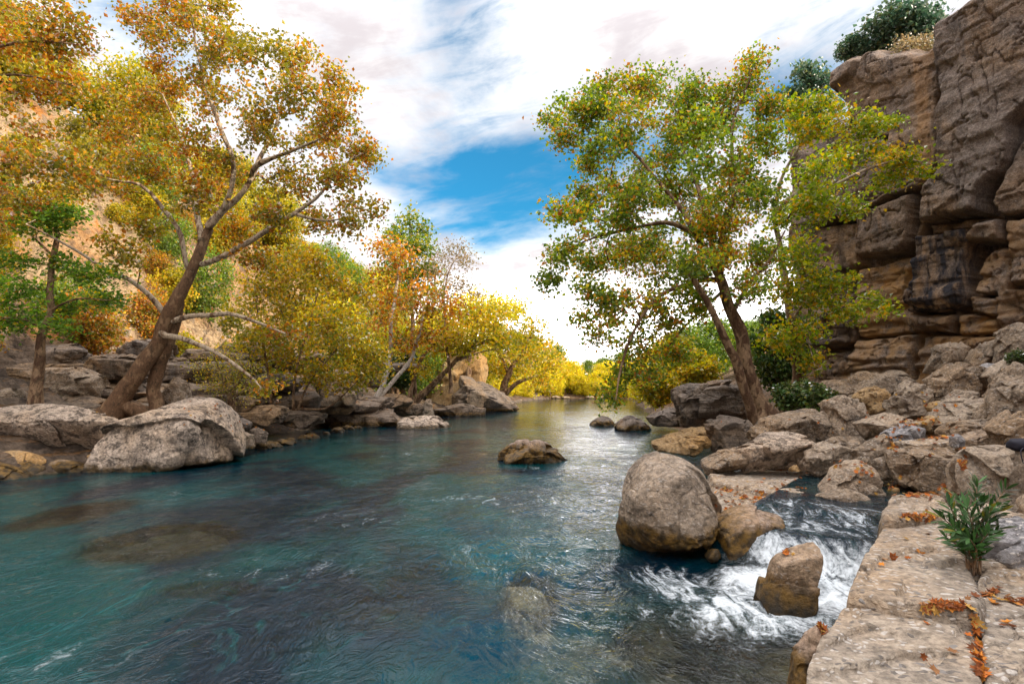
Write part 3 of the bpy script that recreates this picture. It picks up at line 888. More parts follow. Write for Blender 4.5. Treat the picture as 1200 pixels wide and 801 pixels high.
# --- ledge in front
slab('rock_ledge', 'speckled pale rock ledge nearest the camera beside the cascade', [(966, 738), (986, 707), (1040, 702), (1092, 709), (1137, 730), (1146, 770), (1152, 860), (930, 860), (950, 770)], 0.56, -0.25, 'ledge', 90, 26, 0.03)
slab('rock_ledge', 'layered ledge with a cracked front edge left of the oleander', [(996, 690), (1012, 645), (1034, 612), (1060, 603), (1112, 610), (1133, 650), (1153, 690), (1143, 713), (1090, 707), (1040, 701)], 0.66, -0.25, 'ledge', 90, 24, 0.035)
slab('rock_ledge', 'flat speckled ledge right of the leaf-filled crack', [(1152, 722), (1200, 700), (1290, 690), (1330, 860), (1160, 860), (1151, 775)], 0.57, -0.25, 'ledge', 90, 26, 0.03)
slab('rock_ledge', 'narrow ledge strip below the grey pebbly block', [(1140, 690), (1160, 664), (1290, 660), (1290, 700), (1200, 708), (1150, 718)], 0.59, -0.2, 'ledge', 56, 22, 0.04)
rock('boulder', 'grey pebbly block right of the oleander', [(1149, 645), (1163, 624), (1200, 610), (1250, 618), (1255, 700), (1165, 697), (1150, 672)], 4.75, 'bluegrey', 0.7, 90, 20, 0.05, topcut=0.85)
slab('rock_ledge', 'stepped block at the stream edge with a mossy side', [(1034, 592), (1046, 580), (1095, 577), (1110, 586), (1112, 598), (1050, 604), (1036, 603)], 0.74, -0.2, 'mossledge', 56, 24, 0.04)
slab('rock_ledge', 'flat ledge behind the oleander', [(1098, 602), (1110, 588), (1160, 586), (1215, 606), (1215, 650), (1140, 655), (1112, 622)], 0.68, -0.2, 'ledge', 56, 24, 0.04)
rock('rock', 'ochre wet rock at the lower corner of the nearest ledge', [(925, 830), (934, 775), (950, 748), (972, 735), (985, 800), (985, 840)], 3.5, 'moss', 0.7, 56, 12, 0.06)

# --- rocks standing in the river
rock('river_rock', 'low brown rock alone in midstream', [(583, 540), (588, 528), (608, 516), (630, 514), (650, 525), (663, 537), (655, 545), (598, 546)], 15.8, 'moss', 0.8, 56, 14, 0.08, 0.15, 'rock')
rock('river_rock', 'pale mound-shaped rock in the river near the left bank', [(461, 503), (468, 490), (495, 486), (514, 488), (531, 504), (500, 509), (465, 509)], 29.0, 'spotted', 0.7, 36, 12, 0.08, 0.2, 'rock')
rock('river_rock', 'dark pointed rock in the river off the right bank', [(721, 503), (728, 491), (740, 486), (755, 492), (764, 503), (745, 507)], 27.5, 'dark', 0.8, 36, 12, 0.08, 0.2, 'rock')
rock('river_rock', 'small low rock under the drooping plane branches', [(691, 496), (704, 487), (717, 489), (721, 497), (705, 500)], 31, 'dark', 0.8, 24, 12, 0.08, 0.2, 'rock')

# --- left bank boulders
rock('boulder', 'long black-spotted boulder at the left edge with dark undercut', [(-60, 505), (-40, 484), (0, 476), (50, 476), (108, 484), (128, 497), (131, 512), (100, 528), (40, 534), (-50, 536)], 14.6, 'spotted', 0.75, 90, 16, 0.08, 0.0, 'boulder', pit=0.04, under=1.1, cuts=2, facet=10)
rock('boulder', 'large pale angular boulder at the left waterline', [(112, 520), (130, 496), (170, 480), (214, 467), (236, 469), (254, 488), (268, 520), (266, 538), (200, 548), (150, 553), (112, 552)], 15.0, 'spotted', 0.9, 90, 20, 0.05, 0.15, 'boulder', pit=0.03, topcut=0.86, cuts=2, facet=10)
rock('rock', 'rounded tan rock at the foot of the angular boulder', [(95, 548), (108, 527), (130, 522), (152, 538), (140, 556), (105, 556)], 14.4, 'ochre', 0.7, 36, 12)
rock('rock', 'tan rock at the waterline under the spotted boulder', [(-6, 535), (10, 528), (30, 532), (52, 548), (46, 562), (10, 565)], 13.6, 'ochre', 0.8, 36, 12)
rock('rock', 'wet brown rock in the lower left corner of the bank', [(-50, 560), (-30, 538), (0, 545), (17, 558), (12, 568), (-40, 572)], 12.8, 'moss', 0.8, 36, 12)
rock('stone', 'small stone between the two tan rocks', [(45, 548), (60, 538), (78, 540), (92, 550), (70, 558), (48, 560)], 14.0, 'grey', 0.8, 24, 12)
rock('rock_slab', 'flat wet slab at the waterline below the spotted boulder', [(50, 556), (80, 546), (120, 548), (135, 552), (110, 558), (60, 564)], 14.0, 'ochre', 0.6, 24, 14)
rock('rock_slab', 'dark tilted slab right of the angular boulder', [(250, 484), (258, 475), (292, 495), (288, 504), (262, 506)], 18.0, 'dark', 0.8, 36, 18)
rock('stone', 'flat pale stone at the water below the tilted slab', [(262, 512), (278, 505), (293, 510), (294, 522), (266, 525)], 17.2, 'grey', 0.8, 24, 14)
rock('stone', 'brown stone beside the flat pale stone', [(288, 505), (300, 500), (312, 508), (310, 519), (292, 520)], 18.4, 'strata', 0.8, 24, 14)
rock('boulder', 'rounded boulder behind the left plane trunk', [(188, 462), (202, 441), (218, 450), (221, 468), (205, 480), (190, 478)], 18.2, 'grey', 0.8, 36, 16)
rock('rock_slab', 'long flat shelf along the left waterline', [(376, 492), (400, 476), (458, 479), (467, 490), (458, 503), (384, 506)], 30.5, 'strata', 0.5, 56, 20, 0.05, 0.3, bed=4)
rock('stone', 'upright grey stone on the left bank below the leaning trunks', [(494, 488), (497, 469), (505, 467), (509, 488)], 34, 'grey', 0.7, 16, 18)
rock('boulder', 'big sloping rock face running into the water downstream', [(528, 475), (540, 440), (563, 445), (590, 460), (608, 474), (580, 484), (532, 484)], 50, 'dark', 0.8, 56, 18, 0.06, 0.5, bed=1.6)
rock('boulder', 'tall ochre-streaked outcrop behind the leaning trunks', [(498, 466), (515, 425), (545, 402), (568, 420), (572, 470), (520, 484)], 53, 'ochre', 0.6, 56, 18, 0.08, 0.5, bed=1.6)
rock('rock_slab', 'low flat slab at the water beyond the pale mound rock', [(508, 480), (540, 472), (568, 478), (566, 488), (515, 489)], 42, 'strata', 0.5, 36, 18, 0.06, 0.3, bed=3)

# bedded blocks of the left bank
bank = [(-10, 470, 60, 30, 17.5), (20, 445, 60, 40, 19.5), (78, 448, 70, 36, 20), (58, 478, 90, 16, 17.4), (118, 485, 60, 12, 17), (130, 425, 70, 22, 21.5), (60, 415, 70, 26, 22.5), (-20, 420, 60, 30, 22),
        (210, 432, 70, 18, 23), (260, 428, 80, 12, 25), (225, 455, 90, 14, 22), (300, 445, 90, 14, 25), (255, 468, 80, 14, 21.5), (330, 465, 90, 14, 25), (305, 482, 60, 16, 21.5), (350, 487, 60, 14, 24),
        (395, 455, 50, 28, 28.5), (420, 468, 70, 12, 31), (350, 420, 70, 20, 28), (455, 468, 60, 14, 34), (400, 440, 60, 16, 31), (290, 408, 80, 16, 27), (170, 405, 60, 16, 24), (480, 478, 40, 12, 34.5)]
for k in range(46):
    px = random.uniform(-10, 470)
    py = random.uniform(412, 484) if px < 300 else random.uniform(425, 484)
    f = np.interp(px, [0, 250, 470], [1.0, 1.18, 1.85])
    bank.append((px, py, random.uniform(50, 110) / f ** 0.5, random.uniform(6, 12) / f ** 0.3, np.interp(py, [410, 484], [22.5, 17.6]) * f))
bank_labels = {2: 'dark upright block on the left bank behind the spotted boulder', 16: 'pale broken outcrop on the left bank below the yellow shrub tree'}
for i, (px, py, w, h, Y) in enumerate(bank):
    j = random.uniform
    poly = [(px - w / 2, py + h * j(-.1, .3)), (px - w * j(.3, .45), py - h * j(.35, .5)), (px + w * j(.1, .4), py - h / 2), (px + w / 2, py - h * j(0, .3)), (px + w * j(.4, .5), py + h * .5), (px - w * .42, py + h * .55)]
    rock('bedded_rock', bank_labels.get(i, 'brown bedded rock layer stepping up the left bank'), poly, Y, random.choice(['strata', 'strata', 'dark']) if i not in (0, 2, 16) else 'grey', 0.6, 36, 20, 0.07, 0.25,
         'rock', None if i in bank_labels else 'bedded rock layers of the left bank', bed=5)

# filler stones in the right rock pile and along the banks
fill = []
for k in range(46):
    px, py = random.uniform(880, 1195), random.uniform(440, 545)
    Y = np.interp(py, [440, 470, 500, 520, 545], [15.5, 12.8, 10.8, 9.6, 8.6])
    fill.append((px, py, random.uniform(5, 13), Y, random.choice(['grey', 'grey', 'ochre', 'pale'])))
for (px, py, s, Y, m) in fill:
    q = P(px, py, Y)
    zg = float(terrain(np.array([q[0]]), np.array([Y]))[0]) + 0.10
    py = 455 + (CAMZ - zg) / Y * 667
    rock('stone', 'small loose stone filling gaps in the right rock pile', [(px + s * math.cos(a) * random.uniform(.8, 1.2), py + s * .7 * math.sin(a)) for a in np.linspace(0, 6.28, 8)[:-1]], Y, m, 0.9, 16, 12, 0.07, 0.15,
         'stone', 'small stones of the right rock pile')
for k in range(26):
    px = random.uniform(268, 470)
    Y = np.interp(px, [268, 330, 400, 470], [17.3, 20.5, 27, 33]) + random.uniform(-.6, .8)
    xw = (px - 600) / 667 * Y
    zb = 0.05
    py = 455 + (2 - zb) / Y * 667
    s = random.uniform(4, 10) * 20 / Y
    rock('stone', 'small stone along the left waterline', [(px + s * math.cos(a) * random.uniform(.8, 1.2), py + s * .5 * math.sin(a)) for a in np.linspace(0, 6.28, 8)[:-1]], Y, random.choice(['grey', 'strata', 'pale']), 0.9, 16, 12,
         0.07, 0.1, 'stone', 'small stones of the left waterline')
for k in range(20):
    px = random.uniform(560, 720)
    Y = random.uniform(112, 116) if px > 630 else np.interp(px, [560, 630], [60, 100])
    py = 455 + 1.9 / Y * 667
    s = random.uniform(3, 7)
    rock('stone', 'pale stone on the far river bank', [(px + s * math.cos(a) * random.uniform(.8, 1.2), py + s * .45 * math.sin(a)) for a in np.linspace(0, 6.28, 8)[:-1]], Y, 'pale', 0.9, 10, 12,
         0.07, 0.3, 'stone', 'pale stones of the far bank')


rb = np.random.default_rng(5)
for k in range(30):
    bx, by = rb.uniform(5.6, 13.5), rb.uniform(1.5, 9.5)
    if bx < by * 0.92 + 0.6:
        continue
    r_ = rb.uniform(0.3, 0.85)
    zg = float(terrain(np.array([bx]), np.array([by]))[0])
    ppm = 667.0 / by
    cx_, cy_ = 600 + bx * ppm, 455 + (CAMZ - zg - r_ * 0.25) * ppm
    rock('boulder', 'grey boulder on the right bank beyond the ledge', [(cx_ + r_ * ppm * math.cos(a) * rb.uniform(.8, 1.2), cy_ + r_ * 0.7 * ppm * math.sin(a)) for a in np.linspace(0, 6.28, 8)[:-1]], by, str(rb.choice(['grey', 'pale'])), 0.9, 24, 16,
         0.07, 0.2, 'boulder', 'boulders beyond the ledge')


# submerged rocks seen through the water
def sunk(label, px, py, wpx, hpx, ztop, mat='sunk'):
    q = W(px, py, ztop)
    Y = q[1]
    w = wpx * Y / 667 / 2
    hd = hpx * Y / 667 / 2 / 0.28
    _seed[0] += 7
    rg = np.random.default_rng(_seed[0])
    pl = []
    for k in range(16):
        v = rg.normal(size=3)
        v[2] = abs(v[2])
        v /= np.linalg.norm(v)
        pl.append((v, (abs(v[0]) * w + abs(v[1]) * hd + abs(v[2]) * 0.6) * 0.72))
    pl += [((0, 0, 1), 0.5), ((0, 0, -1), 0.9)]
    c = np.array([q[0], Y, ztop - 0.5])
    V, F = shape_rock(pl, (w, hd, 0.6), c, 36, 14, 0.16, _seed[0], facet=16)
    V[:, 2] += ztop - V[:, 2].max()
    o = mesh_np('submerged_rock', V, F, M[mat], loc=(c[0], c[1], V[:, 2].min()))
    tag(o, label, 'rock')
    return V


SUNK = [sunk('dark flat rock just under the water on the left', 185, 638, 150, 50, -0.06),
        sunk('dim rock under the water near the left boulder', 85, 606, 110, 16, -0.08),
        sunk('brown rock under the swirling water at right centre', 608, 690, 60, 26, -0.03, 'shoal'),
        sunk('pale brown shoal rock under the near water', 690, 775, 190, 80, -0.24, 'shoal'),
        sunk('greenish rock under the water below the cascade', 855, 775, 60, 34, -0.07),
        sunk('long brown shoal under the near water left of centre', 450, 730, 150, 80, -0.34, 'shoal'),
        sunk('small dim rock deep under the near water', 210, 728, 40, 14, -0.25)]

# ------------------------------------------------------------------ water
def water():
    xs = axis([(-20, -9, 0.14), (-9, -4, 0.06), (-4, 5.5, 0.034), (5.5, 12, 0.11), (12, 60, 0.7)])
    ys = axis([(-30, 1, 1.5), (1, 3, 0.12), (3, 9, 0.034), (9, 14, 0.06), (14, 24, 0.11), (24, 45, 0.25), (45, 122, 0.6)])
    X, Y = np.meshgrid(xs, ys)
    bed = terrain(X, Y)
    p3 = np.stack([X, Y, 0 * X], -1)
    wrp = fbm(p3 * 0.7, 81, 3)
    # cascade
    s = np.array([-0.62, -0.785])
    dx, dy = X - 3.45, Y - 6.45
    t = dx * s[0] + dy * s[1] + wrp * 0.12
    u = dx * 0.785 - dy * 0.62
    chan = ss(1.55, 1.05, np.abs(u - 0.1))
    h = (0.12 * (1 - ss(-1.3, -0.4, t)) + 0.36 * (1 - ss(-0.1, 0.42, t))) * chan
    dip = -0.06 * np.exp(-((t - 0.95) / 0.25) ** 2) * chan
    rap = np.exp(-((X - 2.2) / 0.95) ** 2 - ((Y - 5.35) / 0.85) ** 2)
    rap = np.maximum(rap, ss(-0.3, 0.15, t) * ss(2.6, 0.9, t) * ss(1.2, 0.6, np.abs(u)))
    rap2 = np.exp(-((X - 0.9) / 1.3) ** 2 - ((Y - 5.4) / 1.6) ** 2)
    fl = np.stack([X * 1.0, Y * 0.55, 0 * X], -1) + np.stack([wrp, fbm(p3 * 0.7 + 5, 82, 3), 0 * X], -1) * 0.6
    z = h + dip
    calmf = np.interp(Y, [-30, 8, 14, 22, 40, 122], [0.55, 0.5, 0.34, 0.24, 0.17, 0.15])
    calmf = calmf * (0.75 + 0.5 * ss(-0.3, 0.4, fbm(p3 * 0.35, 95, 3)))
    calmf = calmf * (1 - 0.65 * np.exp(-((X + 0.25) / 0.9) ** 2 - ((Y - 4.5) / 0.9) ** 2))
    calmf = np.maximum(calmf, np.maximum(rap, 0.75 * np.exp(-((X - 1.3) / 1.1) ** 2 - ((Y - 4.6) / 1.4) ** 2)))
    z0 = z.copy()
    z += fbm(fl * 1.3, 83, 4) * 0.035
    z += fbm(fl * 3.8, 84, 3) * (0.010 + 0.03 * rap + 0.014 * rap2)
    rp = np.stack([dx * 0.785 - dy * 0.62, (dx * s[0] + dy * s[1]) * 0.4, 0 * X], -1)
    z += np.abs(fbm(rp * 5.5 + wrp[..., None] * 0.7, 85, 4)) * 0.07 * rap
    rw = p3 * 0.9 + np.stack([wrp, fbm(p3 * 0.9 + 3, 86, 3), 0 * X], -1) * 1.1
    z += (0.5 - np.abs(fbm(rw, 87, 4))) ** 2 * 0.10
    up_st = ss(0.1, -0.3, t) * ss(-2.2, -1.2, t) * ss(1.2, 0.7, np.abs(u))
    rap = np.maximum(rap, 0.52 * up_st)
    rap = np.maximum(rap, 0.85 * np.exp(-((X - 1.75) / 0.5) ** 2 - ((Y - 6.0) / 0.6) ** 2))
    z = z0 + (z - z0) * calmf
    foam = rap * 1.0
    # crests in midstream and behind rocks
    for (cx, cy, sx, sy, a) in [(-0.4, 10.4, 1.6, 0.7, 0.42), (-2.4, 9.0, 1.3, 0.8, 0.32), (-3, 18, 2.5, 2.0, 0.30), (-2.5, 6.5, 1.6, 0.8, 0.25), (0.4, 14.5, 0.9, 0.5, 0.4), (3.5, 24, 3, 4, 0.34), (2.6, 14, 1.6, 2.5, 0.32),
                                (1.6, 9.5, 1.0, 2.0, 0.32), (-5, 23, 3, 2.5, 0.28), (0, 29, 5, 4, 0.3), (-6.5, 11, 1.5, .7, .2), (-3.3, 4.4, 1.5, .7, .22), (0.0, 7.5, 1.6, 1.2, .26)]:
        foam = np.maximum(foam, a * np.exp(-((X - cx) / sx) ** 2 - ((Y - cy) / sy) ** 2))
    dep = np.clip(z - bed, 0, 3)
    for V in SUNK:
        lo, hi = V.min(0), V.max(0)
        c, r = (lo + hi) / 2, (hi - lo) / 2 * np.array([0.95, 0.95, 1])
        e = np.hypot((X - c[0]) / r[0], (Y - c[1]) / r[1])
        dep = np.where(e < 1.15, np.minimum(dep, (0.0 - hi[2]) + ss(0.55, 1.15, e + wrp * 0.1) * dep), dep)
    V = np.stack([X, Y, z], -1).reshape(-1, 3)
    F = grid_faces(len(ys), len(xs))
    t = NT('river_water')
    p = t.pos()
    depth, fo = t.attr('depth'), t.attr('foam')
    pf = t.vmath('MULTIPLY', p, (1.0, 0.62, 0.6))
    w1 = t.noise(pf, 0.8, 3, 0.5, 0.0, 1)
    pw = t.vmath('ADD', pf, t.vmath('SCALE', t.vmath('SUBTRACT', w1, (0.5, 0.5, 0.5)), 1.6))
    n1 = t.noise(pw, 2.2, 5, 0.55, 1.6)
    n2 = t.noise(pw, 7.0, 4, 0.6, 1.2)
    n3 = t.noise(pw, 19, 3, 0.6, 0.8)
    n4 = t.noise(pw, 3.4, 3, 0.5, 2.2)
    rid = t.math('SUBTRACT', 1.0, t.math('MULTIPLY', t.math('ABSOLUTE', t.math('SUBTRACT', n4, 0.5)), 6.0), clamp=True)
    rid2 = t.math('SUBTRACT', 1.0, t.math('MULTIPLY', t.math('ABSOLUTE', t.math('SUBTRACT', n2, 0.5)), 6.0), clamp=True)
    calm = t.attr('calm')
    hh = t.math('ADD', t.math('ADD', t.math('MULTIPLY', n1, 1.0), t.math('MULTIPLY', n2, 0.42)), t.math('ADD', t.math('MULTIPLY', n3, 0.07), t.math('ADD', t.math('MULTIPLY', rid, 0.22), t.math('MULTIPLY', rid2, 0.12))))
    nrm = t.bump(hh, 0.7, t.math('MULTIPLY', t.fmix(fo, 0.08, 0.15), calm))
    # water body: turbid turquoise that hides the bed with depth
    turb = t.math('SUBTRACT', 1.0, t.math('POWER', 2.718, t.math('MULTIPLY', depth, -3.2)))
    px = t.xyz(p)
    c1 = t.noise(pf, 0.28, 4, 0.55, 0.8)
    body = t.mix(t.smooth(c1, 0.42, 0.58), (0.0, 0.012, 0.026), (0.0, 0.050, 0.056))
    body = t.mix(t.smooth(n1, 0.55, 0.72, 0, 0.45), body, (0.002, 0.095, 0.10))
    dif = t.n('ShaderNodeBsdfDiffuse')
    t.put(dif.inputs[0], body)
    t.l(nrm, dif.inputs['Normal'])
    tr = t.n('ShaderNodeBsdfTransparent')
    tint = t.mix(t.smooth(depth, 0.05, 0.8), (0.80, 0.90, 0.88), (0.16, 0.50, 0.50))
    t.put(tr.inputs[0], tint)
    mb = t.n('ShaderNodeMixShader')
    t.put(mb.inputs[0], turb)
    t.l(tr.outputs[0], mb.inputs[1])
    t.l(dif.outputs[0], mb.inputs[2])
    gl = t.n('ShaderNodeBsdfGlossy')
    gl.inputs['Roughness'].default_value = 0.04
    t.l(nrm, gl.inputs['Normal'])
    fr = t.n('ShaderNodeFresnel')
    fr.inputs[0].default_value = 1.42
    t.l(nrm, fr.inputs['Normal'])
    mg = t.n('ShaderNodeMixShader')
    t.put(mg.inputs[0], t.math('MULTIPLY', fr.outputs[0], 1.0, clamp=True))
    t.l(mb.outputs[0], mg.inputs[1])
    t.l(gl.outputs[0], mg.inputs[2])
    # foam streaks
    rot = t.n('ShaderNodeMapping')
    t.l(pw, rot.inputs[0])
    rot.inputs['Rotation'].default_value = (0, 0, R(38))
    rot.inputs['Scale'].default_value = (1.35, 0.8, 1)
    d1 = t.noise(rot.outputs[0], 3.2, 10, 0.7, 0.9)
    d2 = t.noise(p, 17, 8, 0.8, 0.2)
    fs = t.math('ADD', t.math('MULTIPLY', d1, 0.62), t.math('MULTIPLY', d2, 0.38))
    th = t.math('SUBTRACT', 0.655, t.math('MULTIPLY', fo, 0.225))
    fm = t.smooth(t.math('SUBTRACT', fs, th), -0.06, 0.15)
    fm = t.math('MULTIPLY', fm, t.smooth(fo, 0.04, 0.3), clamp=True)
    fd = t.n('ShaderNodeBsdfDiffuse')
    t.put(fd.inputs[0], (0.74, 0.80, 0.84))
    mf = t.n('ShaderNodeMixShader')
    t.put(mf.inputs[0], t.math('MULTIPLY', fm, 0.82))
    t.l(mg.outputs[0], mf.inputs[1])
    t.l(fd.outputs[0], mf.inputs[2])
    m = t.out(mf.outputs[0])
    o = mesh_np('river_water', V, F, m, attrs={'depth': dep, 'foam': foam, 'calm': calmf})
    tag(o, 'clear turquoise river water with ripples and a small white cascade', 'river', kind='structure')


water()

BVH = None


def bvh():
    global BVH
    if BVH is None:
        V = np.concatenate(BV)
        tris = []
        for F in BF:
            tris += [tuple(f) for f in F.tolist()]
        BVH = BVHTree.FromPolygons([tuple(v) for v in V.tolist()], tris)
    return BVH


def drop(x, y, ztop=60.0):
    h = bvh().ray_cast(Vector((x, y, ztop)), Vector((0, 0, -1)))
    return h[0], h[1]


def shoot(px, py):
    d = Vector(ray(px, py)).normalized()
    h = bvh().ray_cast(Vector((0, 0, CAMZ)), d)
    return h[0], h[1]


# ------------------------------------------------------------------ trees
def catmull(pts, step):
    pts = np.asarray(pts, float)
    if len(pts) < 3:
        L = np.linalg.norm(pts[-1, :3] - pts[0, :3])
        k = max(2, int(L / step) + 1)
        return pts[0] + (pts[-1] - pts[0]) * np.linspace(0, 1, k)[:, None]
    e = np.vstack([2 * pts[0] - pts[1], pts, 2 * pts[-1] - pts[-2]])
    out = []
    for i in range(1, len(e) - 2):
        L = np.linalg.norm(e[i + 1, :3] - e[i, :3])
        k = max(1, int(L / step))
        for t in np.linspace(0, 1, k, endpoint=False):
            out.append(0.5 * (2 * e[i] + (e[i + 1] - e[i - 1]) * t + (2 * e[i - 1] - 5 * e[i] + 4 * e[i + 1] - e[i + 2]) * t * t + (3 * e[i] - e[i - 1] - 3 * e[i + 1] + e[i + 2]) * t ** 3))
    out.append(pts[-1])
    return np.array(out)


def tubes(chains, sides):
    VV, FF, b = [], [], 0
    ang = np.linspace(0, 2 * math.pi, sides, endpoint=False)
    for pts, rad in chains:
        k = len(pts)
        if k < 2:
            continue
        tg = np.gradient(pts, axis=0)
        tg /= np.linalg.norm(tg, axis=1)[:, None] + 1e-9
        ref = np.array([0.31, 0.87, 0.12])
        a = np.cross(tg, ref)
        a /= np.linalg.norm(a, axis=1)[:, None] + 1e-9
        c = np.cross(tg, a)
        ring = pts[:, None, :] + rad[:, None, None] * (np.cos(ang)[None, :, None] * a[:, None, :] + np.sin(ang)[None, :, None] * c[:, None, :])
        VV.append(ring.reshape(-1, 3))
        i = np.arange(k * sides).reshape(k, sides)
        j = np.roll(i, -1, axis=1)
        FF.append(np.stack([i[:-1], j[:-1], j[1:], i[1:]], -1).reshape(-1, 4) + b)
        b += k * sides
    return np.concatenate(VV), np.concatenate(FF)


def leaves(cen, size, rg, up=0.6, aspect=0.75, fold=0.18, dirs=None):
    """one folded diamond per leaf"""
    n = len(cen)
    nr = rg.normal(size=(n, 3))
    nr[:, 2] += up
    nr /= np.linalg.norm(nr, axis=1)[:, None]
    d = rg.normal(size=(n, 3)) if dirs is None else dirs + rg.normal(size=(n, 3)) * 0.35
    d -= nr * (d * nr).sum(1)[:, None]
    d /= np.linalg.norm(d, axis=1)[:, None] + 1e-9
    s = np.cross(nr, d)
    L = (size * rg.uniform(0.6, 1.25, n))[:, None]
    b = cen - d * L * 0.5
    tip = cen + d * L * 0.5
    l = cen + s * L * 0.5 * aspect + nr * L * fold
    r = cen - s * L * 0.5 * aspect + nr * L * fold
    V = np.stack([b, l, tip, r], 1).reshape(-1, 3)
    k = np.arange(n)[:, None] * 4
    F = np.concatenate([np.concatenate([k, k + 2, k + 1], 1), np.concatenate([k, k + 3, k + 2], 1)])
    return V, F


LEAFGAIN = 1.55
PERX, TIPX = 3.0, 1.9
PAL = {
    'plane': ([(0.095, 0.135, 0.018), (0.15, 0.175, 0.02), (0.05, 0.085, 0.015)], [(0.36, 0.15, 0.02), (0.30, 0.22, 0.02), (0.20, 0.08, 0.018)]),
    'rust': ([(0.15, 0.135, 0.018), (0.10, 0.10, 0.016), (0.22, 0.17, 0.02)], [(0.30, 0.115, 0.018), (0.19, 0.075, 0.016), (0.35, 0.19, 0.025)]),
    'ygreen': ([(0.16, 0.20, 0.02), (0.10, 0.15, 0.018), (0.23, 0.23, 0.02)], [(0.40, 0.20, 0.02), (0.42, 0.28, 0.02), (0.30, 0.2, 0.02)]),
    'green': ([(0.06, 0.115, 0.014), (0.09, 0.14, 0.018), (0.035, 0.07, 0.012)], [(0.26, 0.19, 0.02), (0.16, 0.16, 0.02), (0.34, 0.15, 0.02)]),
    'yellow': ([(0.23, 0.21, 0.016), (0.15, 0.16, 0.016), (0.32, 0.26, 0.018)], [(0.50, 0.30, 0.018), (0.42, 0.22, 0.016), (0.30, 0.21, 0.018)]),
    'gold': ([(0.42, 0.31, 0.014), (0.28, 0.24, 0.014), (0.52, 0.36, 0.014)], [(0.62, 0.36, 0.012), (0.5, 0.25, 0.012), (0.55, 0.4, 0.016)]),
    'olive': ([(0.17, 0.165, 0.022), (0.11, 0.12, 0.018), (0.24, 0.20, 0.022)], [(0.36, 0.20, 0.02), (0.30, 0.22, 0.02), (0.20, 0.13, 0.02)]),
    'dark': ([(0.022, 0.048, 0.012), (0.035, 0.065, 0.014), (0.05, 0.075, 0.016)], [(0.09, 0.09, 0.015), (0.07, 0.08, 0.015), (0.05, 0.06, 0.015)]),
    'pine': ([(0.045, 0.085, 0.05), (0.06, 0.10, 0.06), (0.03, 0.065, 0.042)], [(0.08, 0.11, 0.055), (0.05, 0.08, 0.04), (0.09, 0.1, 0.04)]),
    'forest': ([(0.08, 0.13, 0.018), (0.12, 0.17, 0.022), (0.055, 0.095, 0.016)], [(0.20, 0.19, 0.02), (0.12, 0.14, 0.018), (0.26, 0.21, 0.018)]),
    'dry': ([(0.17, 0.13, 0.075), (0.13, 0.11, 0.06), (0.2, 0.15, 0.08)], [(0.22, 0.16, 0.08), (0.15, 0.10, 0.05), (0.12, 0.11, 0.05)]),
}


